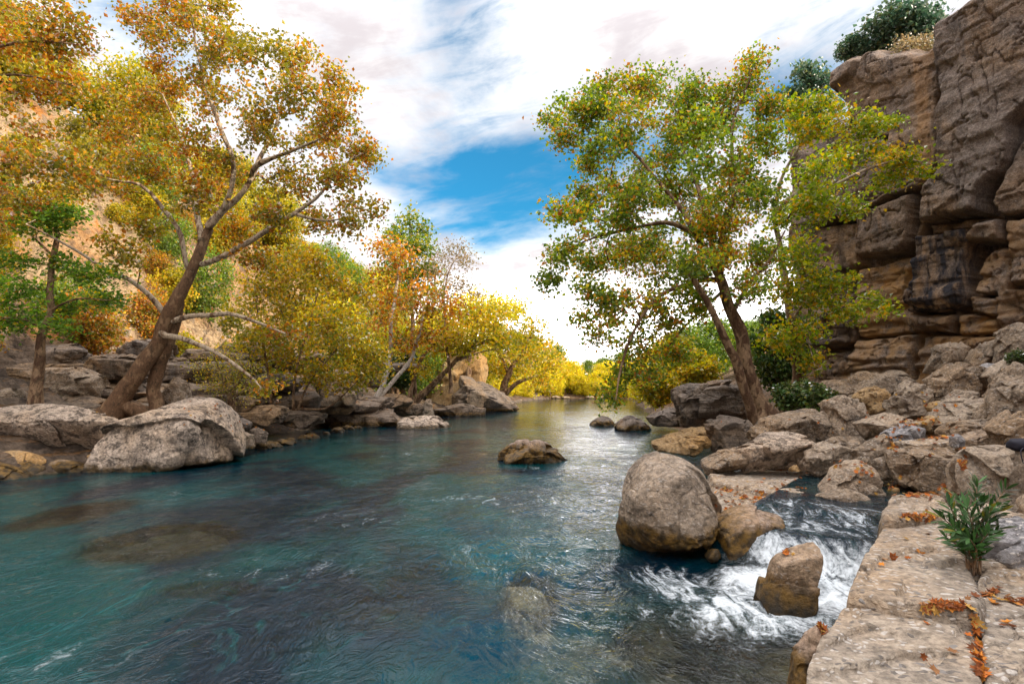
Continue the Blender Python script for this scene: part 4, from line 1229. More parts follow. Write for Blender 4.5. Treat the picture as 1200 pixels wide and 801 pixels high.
def tree(name, label, cat, limbs, clumps, pal='plane', autumn=0.45, leaf=0.14, dens=1.0, per=26, spread=0.28, tipr=0.006, bark='bark', group=None, seed=1, base=None, step=0.25, up=0.6, limb_leaf=False, lm='leaf', aspect=0.75,
         dead=0.0, squash=0.8, tipdens=5.0, gain=1.0):
    rg = np.random.default_rng(seed)
    pos, par, rad = [], [], []
    chains = []
    first = np.array(limbs[0][0][:3])
    base = first if base is None else np.asarray(base)
    for li, lb in enumerate(limbs):
        arr = np.array(lb, float)
        if li > 0:
            A = np.array(pos)
            k = int(np.argmin(((A - arr[0, :3]) ** 2).sum(1)))
            if np.linalg.norm(A[k] - arr[0, :3]) < 1.5:
                arr = np.vstack([[*A[k], min(arr[0, 3] * 1.25, rad[k] * 0.85)], arr]) if np.linalg.norm(A[k] - arr[0, :3]) > 0.05 else arr
        c = catmull(arr, step)
        L = np.linalg.norm(np.diff(arr[:, :3], axis=0), axis=1).sum()
        wob = np.stack([vnoise(np.stack([np.arange(len(c)) * 0.35 + li * 9, np.full(len(c), k_ * 5.1), np.full(len(c), seed * 1.3)], -1), 7) for k_ in range(3)], -1)
        c[:, :3] += wob * np.minimum(c[:, 3:4] * 0.9, 0.10)
        b0 = len(pos)
        for i in range(len(c)):
            pos.append(c[i, :3])
            rad.append(max(c[i, 3], tipr))
            par.append((b0 + i - 1) if i else (-1 if li == 0 else k))
        chains.append(list(range(b0, len(pos))))
    nl = len(pos)
    att, acl = [], []
    for ci, (cc, r) in enumerate(clumps):
        cnt = max(3, int(TIPX * (dens * tipdens * r * r * 1.0 + 2)))
        v = rg.normal(size=(cnt, 3))
        v /= np.linalg.norm(v, axis=1)[:, None]
        rr = r * rg.uniform(0, 1, cnt) ** (1 / 2.4)
        q = np.asarray(cc) + v * rr[:, None] * np.array([1, 1, squash])
        att.append(q)
        acl += [ci] * cnt
    att = np.concatenate(att)
    acl = np.array(acl)
    N = len(att)
    A = np.array(pos)
    # skip the lowest trunk when attaching twigs
    plen = np.zeros(nl)
    for i in range(nl):
        if par[i] >= 0:
            plen[i] = plen[par[i]] + np.linalg.norm(A[i] - A[par[i]])
    wgt = np.array([0.12 * plen[i] for i in range(nl)])
    trunkmax = plen[chains[0]].max() * 0.55
    for i in chains[0]:
        if plen[i] < trunkmax and rad[i] > 0.05:
            wgt[i] += 2.0
    best = np.full(N, 1e9)
    bn = np.zeros(N, int)
    for i0 in range(0, nl, 400):
        d = np.linalg.norm(att[:, None, :] - A[None, i0:i0 + 400], axis=2) + wgt[None, i0:i0 + 400]
        k = d.argmin(1)
        m = d[np.arange(N), k]
        u = m < best
        best[u] = m[u]
        bn[u] = k[u] + i0
    done = np.zeros(N, bool)
    tw = []
    alen = {}
    for _ in range(N):
        bb = np.where(done, 1e9, best)
        i = int(bb.argmin())
        done[i] = True
        a = np.array(pos[bn[i]])
        b = att[i]
        L = np.linalg.norm(b - a)
        k = max(2, min(6, int(L / 0.22) + 1))
        ts = np.linspace(0, 1, k + 1)[1:]
        bend = rg.normal(size=3) * 0.10 * L + np.array([0, 0, 0.07 * L])
        pl0 = wgt[bn[i]]
        ch = [bn[i]]
        newp = []
        for t in ts:
            q = a + (b - a) * t + bend * math.sin(math.pi * t)
            pos.append(q)
            par.append(ch[-1])
            rad.append(0.0)
            ch.append(len(pos) - 1)
            newp.append(q)
        tw.append(ch)
        npos = np.array(newp)
        nid = np.array(ch[1:])
        w = pl0 + 0.12 * L * ts
        wgt = np.concatenate([wgt, w])
        d = np.linalg.norm(att[:, None, :] - npos[None], axis=2) + w[None]
        kk = d.argmin(1)
        m = d[np.arange(N), kk]
        u = (m < best) & ~done
        best[u] = m[u]
        bn[u] = nid[kk[u]]
    # pipe model for twig radii
    tips = np.zeros(len(pos))
    for ch in tw:
        tips[ch[-1]] += 1
    for i in range(len(pos) - 1, 0, -1):
        if par[i] >= 0:
            tips[par[i]] += tips[i]
    for i in range(nl, len(pos)):
        rad[i] = min(tipr * max(tips[i], 1) ** 0.48, max(rad[par[i]] * 0.92, tipr))
    A = np.array(pos)
    rad = np.array(rad)
    root = empty(name, base, label, cat, group)
    r0 = rad.copy()
    c0 = np.array(chains[0])
    if r0[c0[0]] > 0.09:
        rad[c0] = rad[c0] * (1 + 0.45 * np.exp(-plen[c0] / 0.45))
    V1, F1 = tubes([(A[c], rad[c]) for c in chains], 14)
    rr1 = np.repeat(np.concatenate([rad[c] for c in chains]), 14)
    ctr1 = np.repeat(np.concatenate([A[c] for c in chains]), 14, axis=0)
    V1 = ctr1 + (V1 - ctr1) * (1 + 0.28 * fbm(V1 * np.array([2.2, 2.2, 1.1]), seed, 3) + 0.10 * fbm(V1 * 9, seed + 3, 2))[:, None]
    rad = r0
    V2, F2 = tubes([(A[c], np.concatenate([[min(rad[c[0]], rad[c[1]])], rad[c[1:]]])) for c in tw], 4)
    mesh_np('trunk', np.concatenate([V1, V2]), np.concatenate([F1, F2 + len(V1)]), M[bark], parent=root, loc=base,
            attrs={'thickness': np.concatenate([np.repeat(np.concatenate([rad[c] for c in chains]), 14), np.zeros(len(V2))])})
    # foliage
    g, a_ = [np.array(x) for x in PAL[pal]]
    ctone = rg.normal(0, 0.13, len(clumps))
    cbri = rg.uniform(0.85, 1.18, len(clumps))
    src, scl = [], []
    for k, ch in enumerate(tw):
        if rg.random() < dead:
            continue
        n = max(3, int(per * PERX * rg.uniform(0.5, 1.5)))
        t = rg.integers(max(1, len(ch) - 3), len(ch), n)
        q = A[np.array(ch)[t]] + rg.normal(size=(n, 3)) * spread * 1.15 * np.array([1, 1, 0.7])
        src.append(q)
        scl.append(np.full(n, acl[k]))
    q = np.concatenate(src)
    ci = np.concatenate(scl)
    LV, LF = leaves(q, leaf, rg, up, aspect)
    n = len(q)
    tone = np.clip(autumn + ctone[ci] + fbm(q * 0.9, seed, 2) * 0.35, 0, 1)
    aut = rg.random(n) < tone
    c = np.where(aut[:, None], a_[rg.integers(0, 3, n)], g[rg.integers(0, 3, n)])
    c = np.minimum(0.62, c * LEAFGAIN * gain) * (cbri[ci] * rg.uniform(0.75, 1.3, n))[:, None]
    mesh_np('crown', LV, LF, M[lm], smooth=False, parent=root, loc=base, colors=np.repeat(c, 4, axis=0))
    return root


def limbpx(pts, Y, r0, r1, dz=0.0):
    """traced limb: pixel points, starting depth Y, radii from r0 to r1, dz metres of depth change along it"""
    n = len(pts)
    return [(*P(x, y, Y + dz * i / max(1, n - 1)), r0 + (r1 - r0) * i / max(1, n - 1)) for i, (x, y) in enumerate(pts)]


def clumppx(lst, Y, R, seed, push=0.0):
    rg = np.random.default_rng(seed)
    a = np.array(lst, float)
    cx, cy = a[:, 0].mean(), a[:, 1].mean()
    rx = max(np.ptp(a[:, 0]), 10) / 2 * 1.15
    ry = max(np.ptp(a[:, 1]), 10) / 2 * 1.15
    out = []
    for x, y, r in lst:
        q = max(0.15, 1 - ((x - cx) / rx) ** 2 - ((y - cy) / ry) ** 2)
        yy = Y + push + rg.uniform(-1, 1) * R * math.sqrt(q)
        out.append((P(x, y, yy), r * yy / 667))
    return out


# left plane tree
Y = 17.0
b = P(150, 484, Y)
tree('plane_tree', 'tall leaning plane tree with rusty leaves on the left bank', 'tree',
     [limbpx([(128, 490), (140, 472), (165, 430), (193, 385), (214, 342), (232, 300), (243, 268)], Y, 0.31, 0.13),
      limbpx([(184, 484), (180, 460), (184, 430), (200, 392), (212, 355)], Y + 0.5, 0.22, 0.14, -0.4),
      limbpx([(243, 268), (262, 245), (285, 222), (300, 195), (322, 150), (331, 120), (328, 78)], Y, 0.12, 0.02, 1.2),
      limbpx([(300, 195), (330, 180), (363, 168), (395, 150)], Y, 0.08, 0.02, -0.8),
      limbpx([(258, 250), (271, 215), (272, 185), (255, 142), (238, 94), (228, 45), (224, 4)], Y, 0.09, 0.02, -1.2),
      limbpx([(238, 285), (228, 240), (226, 202), (210, 157), (190, 110)], Y, 0.10, 0.02, 1.6),
      limbpx([(222, 322), (210, 277), (187, 240), (165, 217), (127, 210), (100, 190)], Y, 0.08, 0.02, -1.2),
      limbpx([(232, 312), (270, 298), (315, 268), (345, 250), (370, 232), (400, 196), (425, 180)], Y, 0.095, 0.02, -0.6),
      limbpx([(345, 250), (380, 258), (410, 255)], Y - 0.4, 0.05, 0.015),
      limbpx([(198, 375), (175, 348), (150, 326), (122, 314), (98, 298), (62, 278), (30, 262)], Y, 0.085, 0.02, -1.5),
      limbpx([(203, 376), (232, 370), (268, 369), (300, 377), (334, 390)], Y, 0.085, 0.03, -0.8),
      limbpx([(196, 392), (230, 402), (258, 414), (280, 430), (292, 440), (306, 455)], Y - .2, 0.08, 0.02, -1.0)],
     clumppx([(225, 20, 34), (188, 42, 32), (165, 20, 24), (268, 48, 36), (308, 68, 34), (350, 72, 30), (388, 98, 32), (330, 112, 38), (397, 140, 34), (428, 172, 24), (372, 168, 38), (302, 148, 38), (252, 108, 38), (200, 98, 38), (162, 122, 38),
              (148, 160, 32), (212, 160, 38), (262, 190, 32), (340, 208, 36), (394, 214, 34), (424, 242, 22), (320, 252, 26), (282, 272, 24), (232, 228, 30), (180, 198, 34), (138, 205, 34), (105, 190, 32), (98, 150, 28), (374, 258, 24), (408, 268, 18),
              (176, 270, 24), (148, 288, 24), (300, 305, 18), (60, 250, 22), (200, 8, 30), (260, 5, 26), (90, 225, 24), (338, 392, 13), (308, 456, 9), (270, 378, 7), (420, 180, 18), (250, 60, 24)], Y, 3.2, 5),
     'rust', 0.28, 0.125, 1.0, 21, 0.18, bark='bark', seed=11, base=b, tipdens=8.0, gain=1.12)

# right plane tree
Y = 16.0
b = P(893, 490, Y)
tree('plane_tree', 'leaning twin-stemmed plane tree with green and orange leaves on the right bank', 'tree',
     [limbpx([(905, 497), (896, 480), (880, 440), (868, 400), (856, 362), (843, 322), (828, 294)], Y, 0.26, 0.10),
      limbpx([(884, 497), (876, 465), (862, 428), (848, 400), (836, 372), (815, 330), (795, 300)], Y - 0.3, 0.15, 0.05, -1.2),
      limbpx([(828, 294), (812, 268), (798, 247), (775, 218), (743, 178), (695, 149)], Y, 0.11, 0.02, 1.0),
      limbpx([(843, 318), (848, 270), (861, 212), (857, 155), (880, 90)], Y, 0.10, 0.02, -0.8),
      limbpx([(815, 275), (790, 262), (758, 264), (706, 275), (668, 290)], Y, 0.08, 0.018, -1.4),
      limbpx([(845, 328), (809, 332), (770, 350), (742, 390), (728, 430), (722, 468)], Y, 0.08, 0.015, -1.8),
      limbpx([(835, 300), (820, 230), (800, 170), (790, 120)], Y, 0.09, 0.02, 1.8),
      limbpx([(858, 368), (880, 330), (905, 300), (920, 270)], Y, 0.07, 0.02, 0.8),
      limbpx([(849, 340), (800, 385), (780, 410)], Y, 0.05, 0.015, 1.2)],
     clumppx([(722, 104, 32), (682, 128, 32), (662, 160, 20), (752, 100, 28), (784, 108, 32), (820, 110, 28), (872, 95, 26), (886, 74, 15), (850, 130, 34), (905, 120, 24), (732, 150, 38), (790, 158, 42), (842, 188, 42), (892, 168, 32),
              (705, 195, 22), (690, 236, 32), (665, 250, 22), (740, 228, 42), (800, 240, 42), (852, 250, 42), (892, 228, 28), (656, 298, 22), (645, 332, 14), (690, 300, 32), (740, 300, 42), (790, 312, 38), (692, 340, 22), (682, 372, 12), (722, 358, 32),
              (770, 368, 36), (742, 408, 26), (732, 438, 17), (721, 464, 10), (790, 418, 20), (815, 352, 28), (764, 440, 12), (900, 298, 30), (880, 340, 24), (700, 395, 12), (708, 130, 26), (850, 300, 26), (650, 145, 14), (820, 300, 26), (770, 200, 34), (870, 220, 30), (760, 290, 34), (820, 150, 30), (720, 260, 28), (700, 170, 26), (830, 270, 28)], Y, 3.0, 6),
     'plane', 0.24, 0.115, 1.0, 28, 0.18, bark='barkdark', seed=12, base=b, tipdens=10.0, gain=1.45)

# plane tree by the cliff
Y = 19.5
b = P(930, 468, Y)
tree('plane_tree', 'yellow-green plane tree growing against the foot of the cliff', 'tree',
     [limbpx([(932, 470), (934, 430), (928, 380), (920, 320), (912, 270), (908, 240)], Y, 0.16, 0.08),
      limbpx([(910, 250), (936, 226), (970, 221), (1010, 202), (1055, 186), (1080, 190)], Y, 0.08, 0.015, -2.0),
      limbpx([(908, 240), (925, 190), (950, 160), (990, 140)], Y, 0.06, 0.015, -1.0),
      limbpx([(928, 375), (950, 350), (985, 345), (1030, 352)], Y, 0.05, 0.012, -1.8),
      limbpx([(932, 420), (945, 400), (955, 430)], Y, 0.04, 0.012, -1.5)],
     clumppx([(945, 150, 26), (985, 138, 26), (1020, 150, 26), (1052, 178, 26), (1078, 196, 14), (1000, 188, 32), (958, 200, 32), (1040, 215, 20), (930, 255, 30), (965, 236, 26), (1002, 240, 15), (938, 300, 30), (960, 330, 26), (928, 350, 30), (975, 362, 20),
              (1022, 352, 13), (940, 392, 24), (915, 400, 24), (950, 428, 14), (1040, 362, 8), (990, 330, 12), (1000, 372, 12), (925, 130, 20), (960, 120, 14)], Y, 1.6, 7, push=-1.2),
     'ygreen', 0.22, 0.15, 1.0, 17, 0.19, bark='bark', seed=13, base=b, tipdens=8.0, gain=1.1)

# left edge trees
Y = 16.6
b = P(42, 482, Y)
tree('plane_tree', 'small dark-trunked tree with flat bright green fronds at the left edge', 'tree',
     [limbpx([(40, 490), (44, 455), (48, 420), (54, 380), (60, 330), (63, 280), (64, 240)], Y, 0.17, 0.05),
      limbpx([(54, 390), (30, 375), (0, 372), (-30, 378)], Y, 0.04, 0.012, -1.0),
      limbpx([(57, 365), (90, 350), (130, 352)], Y, 0.04, 0.012, -1.0),
      limbpx([(60, 330), (95, 318), (130, 325)], Y, 0.035, 0.012, -0.6),
      limbpx([(62, 300), (30, 270), (10, 255)], Y, 0.035, 0.012, 0.6)],
     clumppx([(20, 378, 18), (50, 372, 18), (0, 350, 18), (80, 360, 18), (115, 352, 16), (132, 350, 10), (30, 340, 16), (100, 322, 18), (125, 320, 10), (62, 310, 18), (20, 310, 18), (58, 262, 22), (80, 250, 16), (30, 265, 16), (-15, 330, 18), (-10, 385, 18), (70, 385, 14)], Y, 1.3, 8),
     'green', 0.16, 0.13, 1.0, 22, 0.20, bark='barkdark', seed=14, base=b, squash=0.4, tipdens=8.0, up=1.6, gain=1.6)
Y = 14.5
b = P(-150, 500, Y)
tree('plane_tree', 'rust-leaved branches reaching in at the upper left corner', 'tree',
     [limbpx([(-150, 505), (-150, 400), (-140, 300), (-120, 200), (-100, 120), (-80, 40)], Y, 0.3, 0.08),
      limbpx([(-100, 120), (-40, 70), (10, 52), (50, 48), (90, 52)], Y, 0.06, 0.015, -0.6),
      limbpx([(-110, 160), (-50, 110), (0, 88), (40, 90), (85, 100)], Y, 0.05, 0.015, 0.4),
      limbpx([(-125, 220), (-60, 200), (0, 190), (50, 200)], Y, 0.05, 0.015, 0.2)],
     clumppx([(10, 15, 30), (50, 30, 28), (75, 60, 24), (20, 60, 30), (-30, 30, 40), (50, 95, 26), (85, 100, 20), (0, 110, 28), (-40, 90, 40), (95, 40, 14), (-60, 150, 36), (20, 190, 30), (60, 200, 24), (90, 205, 16), (10, 230, 28), (-40, 210, 36), (60, 5, 22),
              (-90, 60, 45), (-120, 130, 45), (40, 150, 20), (-10, 260, 22)], Y, 1.6, 9),
     'rust', 0.38, 0.13, 0.95, 22, 0.24, bark='barkdark', seed=15, base=b, tipdens=5.5)

# left middle distance
Y = 24.0
b = P(335, 486, Y)
tree('shrub_tree', 'yellow-green multi-stemmed small tree overhanging the left bank', 'tree',
     [limbpx([(318, 492), (318, 460), (312, 425), (305, 385), (300, 350)], Y, 0.06, 0.03),
      limbpx([(342, 492), (344, 455), (350, 420), (360, 385), (372, 345)], Y, 0.06, 0.03, -0.5),
      limbpx([(345, 490), (358, 455), (376, 430), (400, 405), (420, 390)], Y, 0.055, 0.02, -0.8),
      limbpx([(345, 480), (380, 478), (396, 468), (410, 455), (425, 440)], Y, 0.05, 0.015, -0.8),
      limbpx([(320, 470), (300, 440), (290, 405)], Y, 0.04, 0.015, -0.8)],
     clumppx([(296, 348, 34), (338, 338, 34), (382, 328, 34), (308, 388, 34), (350, 388, 38), (392, 378, 38), (424, 402, 28), (330, 428, 22), (370, 430, 26), (402, 442, 22), (428, 442, 18), (288, 402, 20), (320, 305, 24), (360, 300, 24), (410, 350, 28), (440, 420, 16)], Y, 2.0, 10),
     'olive', 0.42, 0.17, 1.0, 24, 0.32, bark='barkdark', seed=16, base=b, tipdens=3.4)
Y = 34.0
b = P(432, 482, Y)
tree('leaning_tree', 'pale-barked twin-stemmed tree with sparse orange leaves on the left bank', 'tree',
     [limbpx([(428, 484), (440, 468), (450, 450), (457, 410), (460, 370), (465, 330), (471, 300)], Y, 0.20, 0.06),
      limbpx([(440, 470), (458, 450), (475, 430), (488, 402), (496, 370), (502, 340)], Y, 0.15, 0.05, 0.6),
      limbpx([(496, 370), (515, 345), (525, 315), (540, 295)], Y + 0.5, 0.05, 0.015)],
     clumppx([(470, 300, 18), (452, 322, 20), (470, 340, 20), (500, 330, 20), (482, 360, 22), (455, 360, 18), (520, 360, 20), (440, 380, 18), (500, 392, 22), (470, 400, 18), (445, 290, 16)], Y, 2.2, 11),
     'rust', 0.65, 0.22, 0.8, 20, 0.42, bark='barkwhite', seed=17, base=b, tipdens=1.7)
Y = 40.0
b = P(484, 462, Y)
tree('pine_tree', 'slim upright pine rising above the orange trees', 'tree',
     [limbpx([(484, 464), (483, 400), (482, 340), (481, 290), (480, 258)], Y, 0.2, 0.05)],
     clumppx([(480, 260, 12), (492, 270, 12), (468, 272, 12), (498, 290, 12), (465, 292, 12), (482, 290, 14), (500, 312, 13), (466, 315, 13), (484, 325, 15), (500, 340, 14), (470, 345, 14)], Y, 1.2, 12),
     'forest', 0.35, 0.26, 1.0, 22, 0.4, bark='barkdark', seed=18, base=b, tipdens=2.2)
Y = 38.0
b = P(534, 460, Y)
tree('bare_tree', 'thin half-bare tree with purplish twigs against the white sky', 'tree',
     [limbpx([(528, 462), (525, 420), (522, 380), (520, 345), (526, 318), (540, 292)], Y, 0.12, 0.02),
      limbpx([(522, 370), (510, 335), (508, 305), (515, 290)], Y, 0.05, 0.015)],
     clumppx([(520, 298, 14), (538, 292, 12), (545, 312, 10), (512, 320, 14), (535, 330, 14), (548, 345, 10), (525, 350, 14), (552, 300, 8)], Y, 1.4, 13),
     'dry', 0.5, 0.17, 1.6, 9, 0.35, bark='barkdark', seed=19, base=b, tipdens=3.0)
Y = 38.5
b = P(489, 468, Y)
tree('leaning_tree', 'dark-trunked tree leaning low over the water with yellow-green leaves', 'tree',
     [limbpx([(482, 476), (496, 462), (515, 442), (534, 424), (552, 410), (575, 395)], Y, 0.26, 0.08, 0.5),
      limbpx([(540, 420), (556, 400), (560, 375), (566, 355)], Y, 0.09, 0.03),
      limbpx([(540, 420), (565, 412), (590, 408)], Y, 0.07, 0.02)],
     clumppx([(542, 378, 24), (568, 388, 24), (522, 398, 18), (560, 358, 22), (590, 398, 18), (545, 405, 14), (580, 370, 18), (528, 370, 18)], Y, 2.0, 14),
     'yellow', 0.3, 0.24, 1.0, 22, 0.45, bark='barkdark', seed=20, base=b, tipdens=1.8)
Y = 37
b = P(484, 462, Y)
tree('leaning_tree', 'short curved trunk with golden leaves beside the dark leaning trunk', 'tree',
     [limbpx([(481, 474), (483, 450), (490, 428), (502, 410), (516, 398), (535, 395)], Y, 0.15, 0.05)],
     clumppx([(505, 405, 15), (520, 395, 16), (495, 430, 12), (535, 392, 14), (480, 410, 12)], Y, 1.2, 15),
     'yellow', 0.45, 0.22, 1.0, 20, 0.38, bark='barkdark', seed=21, base=b, tipdens=2.0)
Y = 56.0
b = P(590, 464, Y)
tree('riverside_tree', 'broad yellow-green tree leaning over the river downstream', 'tree',
     [limbpx([(588, 468), (592, 448), (600, 430), (612, 412), (622, 395)], Y, 0.4, 0.12),
      limbpx([(592, 462), (606, 448), (622, 442), (635, 440)], Y, 0.25, 0.08),
      limbpx([(596, 438), (585, 415), (575, 395)], Y, 0.2, 0.06)],
     clumppx([(558, 372, 22), (588, 372, 24), (618, 382, 20), (600, 405, 28), (638, 402, 14), (640, 430, 18), (570, 405, 24), (622, 425, 20), (632, 446, 10), (600, 440, 18), (612, 360, 10), (575, 432, 16), (648, 415, 10)], Y, 4, 16),
     'yellow', 0.3, 0.30, 1.0, 24, 0.6, bark='barkdark', seed=22, base=b, tipdens=0.9)
Y = 52.0
b = P(556, 440, Y)
tree('riverside_tree', 'tall yellow tree standing behind the leaning trunks', 'tree',
     [limbpx([(545, 455), (552, 420), (558, 390), (560, 360)], Y, 0.3, 0.08)],
     clumppx([(545, 350, 14), (560, 352, 14), (580, 355, 15), (530, 365, 16), (600, 365, 12), (548, 375, 18), (572, 378, 18), (535, 390, 18)], Y, 3, 17),
     'gold', 0.3, 0.28, 1.0, 22, 0.55, bark='barkdark', seed=23, base=b, tipdens=1.0)


# prototypes for repeated trees and shrubs (origin at the base)
def proto(name, label, cat, h, w, pal, autumn, leaf, seed, dens=1.0, stems=1, per=22, spread=0.35, bark='barkdark', group=None, tipdens=1.4, trunk=0.35, lm='leaf'):
    rg = np.random.default_rng(seed)
    limbs, cl = [], []
    for s in range(stems):
        a = rg.uniform(0, 6.28)
        l = 0.1 * w if stems == 1 else 0.3 * w
        limbs.append([(0.05 * s, 0, -0.3, 0.035 * h ** 0.9), (l * .3 * math.cos(a), l * .3 * math.sin(a), h * 0.3, 0.026 * h ** 0.9), (l * math.cos(a), l * math.sin(a), h * 0.72, 0.010 * h ** 0.9)])
    k = 13
    for i in range(k):
        a = i * 2.4 + rg.uniform(-.4, .4)
        zz = trunk * h + (1 - trunk) * h * (i + 0.5) / k
        f = math.sin(math.pi * min(1, max(0.06, ((zz / h) - trunk * .7) / (1.04 - trunk * .7)))) ** 0.6
        rr = w / 2 * f * rg.uniform(0.45, 0.95)
        cl.append((np.array([rr * math.cos(a), rr * math.sin(a), zz]), w * rg.uniform(0.16, 0.26)))
    return tree(name, label, cat, limbs, cl, pal, autumn, leaf, dens, per, spread, 0.008, bark, group, seed, (0, 0, 0), max(0.3, h / 10), tipdens=tipdens, lm=lm)


def copy_thing(o, loc, rz, s, label=None, name=None):
    c = o.copy()
    COL.objects.link(c)
    c.location = loc
    c.rotation_euler = (0, 0, rz)
    c.scale = s
    if label:
        c["label"] = label
    for ch in o.children:
        d = ch.copy()
        COL.objects.link(d)
        d.parent = c
    return c


PR = {
    'gold': proto('golden_tree', 'golden autumn tree on the far bank', 'tree', 7, 6, 'gold', 0.35, 0.32, 31, group='golden trees on the far bank', spread=0.5),
    'forest': proto('forest_tree', 'rounded green tree in the wooded far hillside', 'tree', 9, 8, 'forest', 0.15, 0.42, 32, group='green trees of the far wood', spread=0.7, tipdens=0.9),
    'farbush': proto('waterside_bush', 'golden bush along the far water edge', 'shrub', 4.0, 4.4, 'gold', 0.3, 0.27, 38, stems=4, spread=0.45, tipdens=2.0, trunk=0.06, group='golden bushes of the far water edge'),
    'shrub': proto('hillside_shrub', 'yellow-green shrub on the sunlit left hillside', 'shrub', 2.4, 2.6, 'yellow', 0.3, 0.19, 33, stems=4, spread=0.28, tipdens=4.0, trunk=0.15, group='yellow-green shrubs on the left hillside'),
    'rustshrub': proto('hillside_shrub', 'rust-coloured bush on the left hillside', 'shrub', 2.6, 2.4, 'rust', 0.6, 0.17, 34, stems=4, spread=0.28, tipdens=4.0, trunk=0.12, group='rust bushes on the left hillside'),
    'tree': proto('hillside_tree', 'pale green tree on the crest of the left hillside', 'tree', 5.5, 4.4, 'yellow', 0.12, 0.24, 35, spread=0.42, tipdens=2.0, group='pale trees on the left hillside crest'),
    'gold2': proto('hillside_tree', 'bright golden tree on the left hillside', 'tree', 5, 4.2, 'gold', 0.25, 0.22, 37, spread=0.4, tipdens=2.0, group='golden trees on the left hillside'),
    'green': proto('hillside_tree', 'dark green bushy tree on the left hillside', 'tree', 4.2, 3.4, 'forest', 0.2, 0.2, 36, spread=0.36, tipdens=2.4, trunk=0.18, stems=2, group='green bushy trees on the left hillside'),
}
used = set()


def place(kind, x, y, s=1.0, z=None, label=None, sz=None):
    if z is None:
        h = drop(x, y)[0]
        if h is None:
            return
        z = h.z
    loc = (x, y, z - 0.1)
    rz = random.uniform(0, 6.28)
    sc_ = (s, s, s * (sz or random.uniform(0.85, 1.2)))
    o = PR[kind]
    if kind not in used:
        used.add(kind)
        o.location, o.rotation_euler, o.scale = loc, (0, 0, rz), sc_
        if label:
            o["label"] = label
        return o
    return copy_thing(o, loc, rz, sc_, label)


def place_px(kind, px, py, s=1.0, label=None):
    h = shoot(px, py)[0]
    if h is None:
        return
    return place(kind, h.x, h.y, s, h.z, label)


# far bank
for i in range(30):
    x = random.uniform(4, 34)
    place('gold', x, random.uniform(117, 128), random.uniform(0.5, 0.85))
for (x, y, s) in [(7.5, 112, .75), (23, 92, .9), (21.5, 80, .85), (27, 100, 1.0), (19.8, 68, .6)]:
    place('gold', x, y, s)
for i in range(34):
    y = random.uniform(132, 185)
    place('forest', random.uniform(-6, 62) * y / 150, y, random.uniform(0.55, 0.85))
for i in range(10):
    y = random.uniform(48, 90)
    place('forest', np.interp(y, *XR) + random.uniform(4, 14), y, random.uniform(0.45, 0.7))
for i in range(44):
    x = random.uniform(2, 36)
    place('farbush', x, random.uniform(116.6, 121) - x * 0.05, random.uniform(0.5, 1.1))
for i in range(26):
    y = random.uniform(46, 112)
    place('farbush', np.interp(y, *XR) + random.uniform(0.8, 5), y, random.uniform(0.45, 0.95))
for i in range(16):
    y = random.uniform(70, 112)
    place('farbush', np.interp(y, *XL) - random.uniform(1, 4), y, random.uniform(0.5, 0.9))
# left hillside plants, placed where the slope is seen
for k in range(84):
    y = random.uniform(18, 66)
    dl = random.uniform(7.0, 18)
    place(random.choice(['shrub', 'shrub', 'rustshrub', 'green']), np.interp(y, *XL) - dl, y, random.uniform(0.45, 1.05))
for k in range(90):
    y = random.uniform(20, 100)
    dl = random.uniform(13, 25)
    place(random.choice(['tree', 'tree', 'green', 'shrub', 'gold2']), np.interp(y, *XL) - dl, y, random.uniform(0.6, 1.2))
for k in range(26):
    y = random.uniform(42, 105)
    place(random.choice(['tree', 'green', 'gold2', 'gold2', 'rustshrub']), np.interp(y, *XL) - random.uniform(2, 9), y, random.uniform(0.6, 1.15))

# right-hand single shrubs
def bush(name, label, px, py, Y, hpx, wpx, pal, autumn, leaf, seed, dens=1.0, base_z=None, lm='leaf', per=22, stems=5, bark='barkdark', td=None, spread=None):
    h, w = hpx * Y / 667, wpx * Y / 667
    o = proto(name, label, 'shrub', h, w, pal, autumn, leaf, seed, dens, stems, per, spread or 0.09 * w, bark, None, td or 60 / max(w, 0.6) ** 2, 0.08, lm)
    q = P(px, py, Y)
    z = q[2]
    if base_z == 'drop':
        hh = drop(q[0], Y)[0]
        z = hh.z if hh else z
    o.location = (q[0], Y, z)
    return o


bush('evergreen_bush', 'bluish green bush growing on top of the cliff', 1062, 56, 24.2, 46, 70, 'pine', 0.3, 0.2, 41, 1.0)
bush('evergreen_bush', 'small bluish bush at the left end of the cliff top', 1003, 66, 25.2, 20, 34, 'pine', 0.3, 0.13, 42)
bush('dry_bush', 'dry brown twiggy bush hanging from the cliff crack', 1070, 82, 22.3, 34, 56, 'dry', 0.5, 0.10, 43)
bush('dry_bush', 'sparse dry plant in the long vertical cliff crack', 1107, 205, 20.3, 40, 26, 'dry', 0.4, 0.10, 44)
bush('pine_tree', 'bluish pine crown behind the cliff', 952, 190, 33.5, 112, 58, 'pine', 0.3, 0.26, 45)
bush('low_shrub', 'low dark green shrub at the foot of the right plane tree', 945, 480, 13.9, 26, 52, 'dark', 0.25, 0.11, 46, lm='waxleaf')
bush('low_shrub', 'yellow-green shrub on the bank behind the overhanging block', 818, 450, 27, 28, 44, 'yellow', 0.15, 0.19, 47)
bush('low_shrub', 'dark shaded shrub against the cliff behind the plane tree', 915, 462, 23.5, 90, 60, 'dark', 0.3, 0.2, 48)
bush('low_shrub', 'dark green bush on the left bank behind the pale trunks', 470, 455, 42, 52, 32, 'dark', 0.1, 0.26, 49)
bush('low_shrub', 'golden bush at the waterside beyond the plane branches', 770, 470, 33, 32, 44, 'yellow', 0.35, 0.22, 50)
bush('low_shrub', 'green bush beside the golden waterside bush', 795, 462, 34, 66, 44, 'olive', 0.2, 0.22, 51)
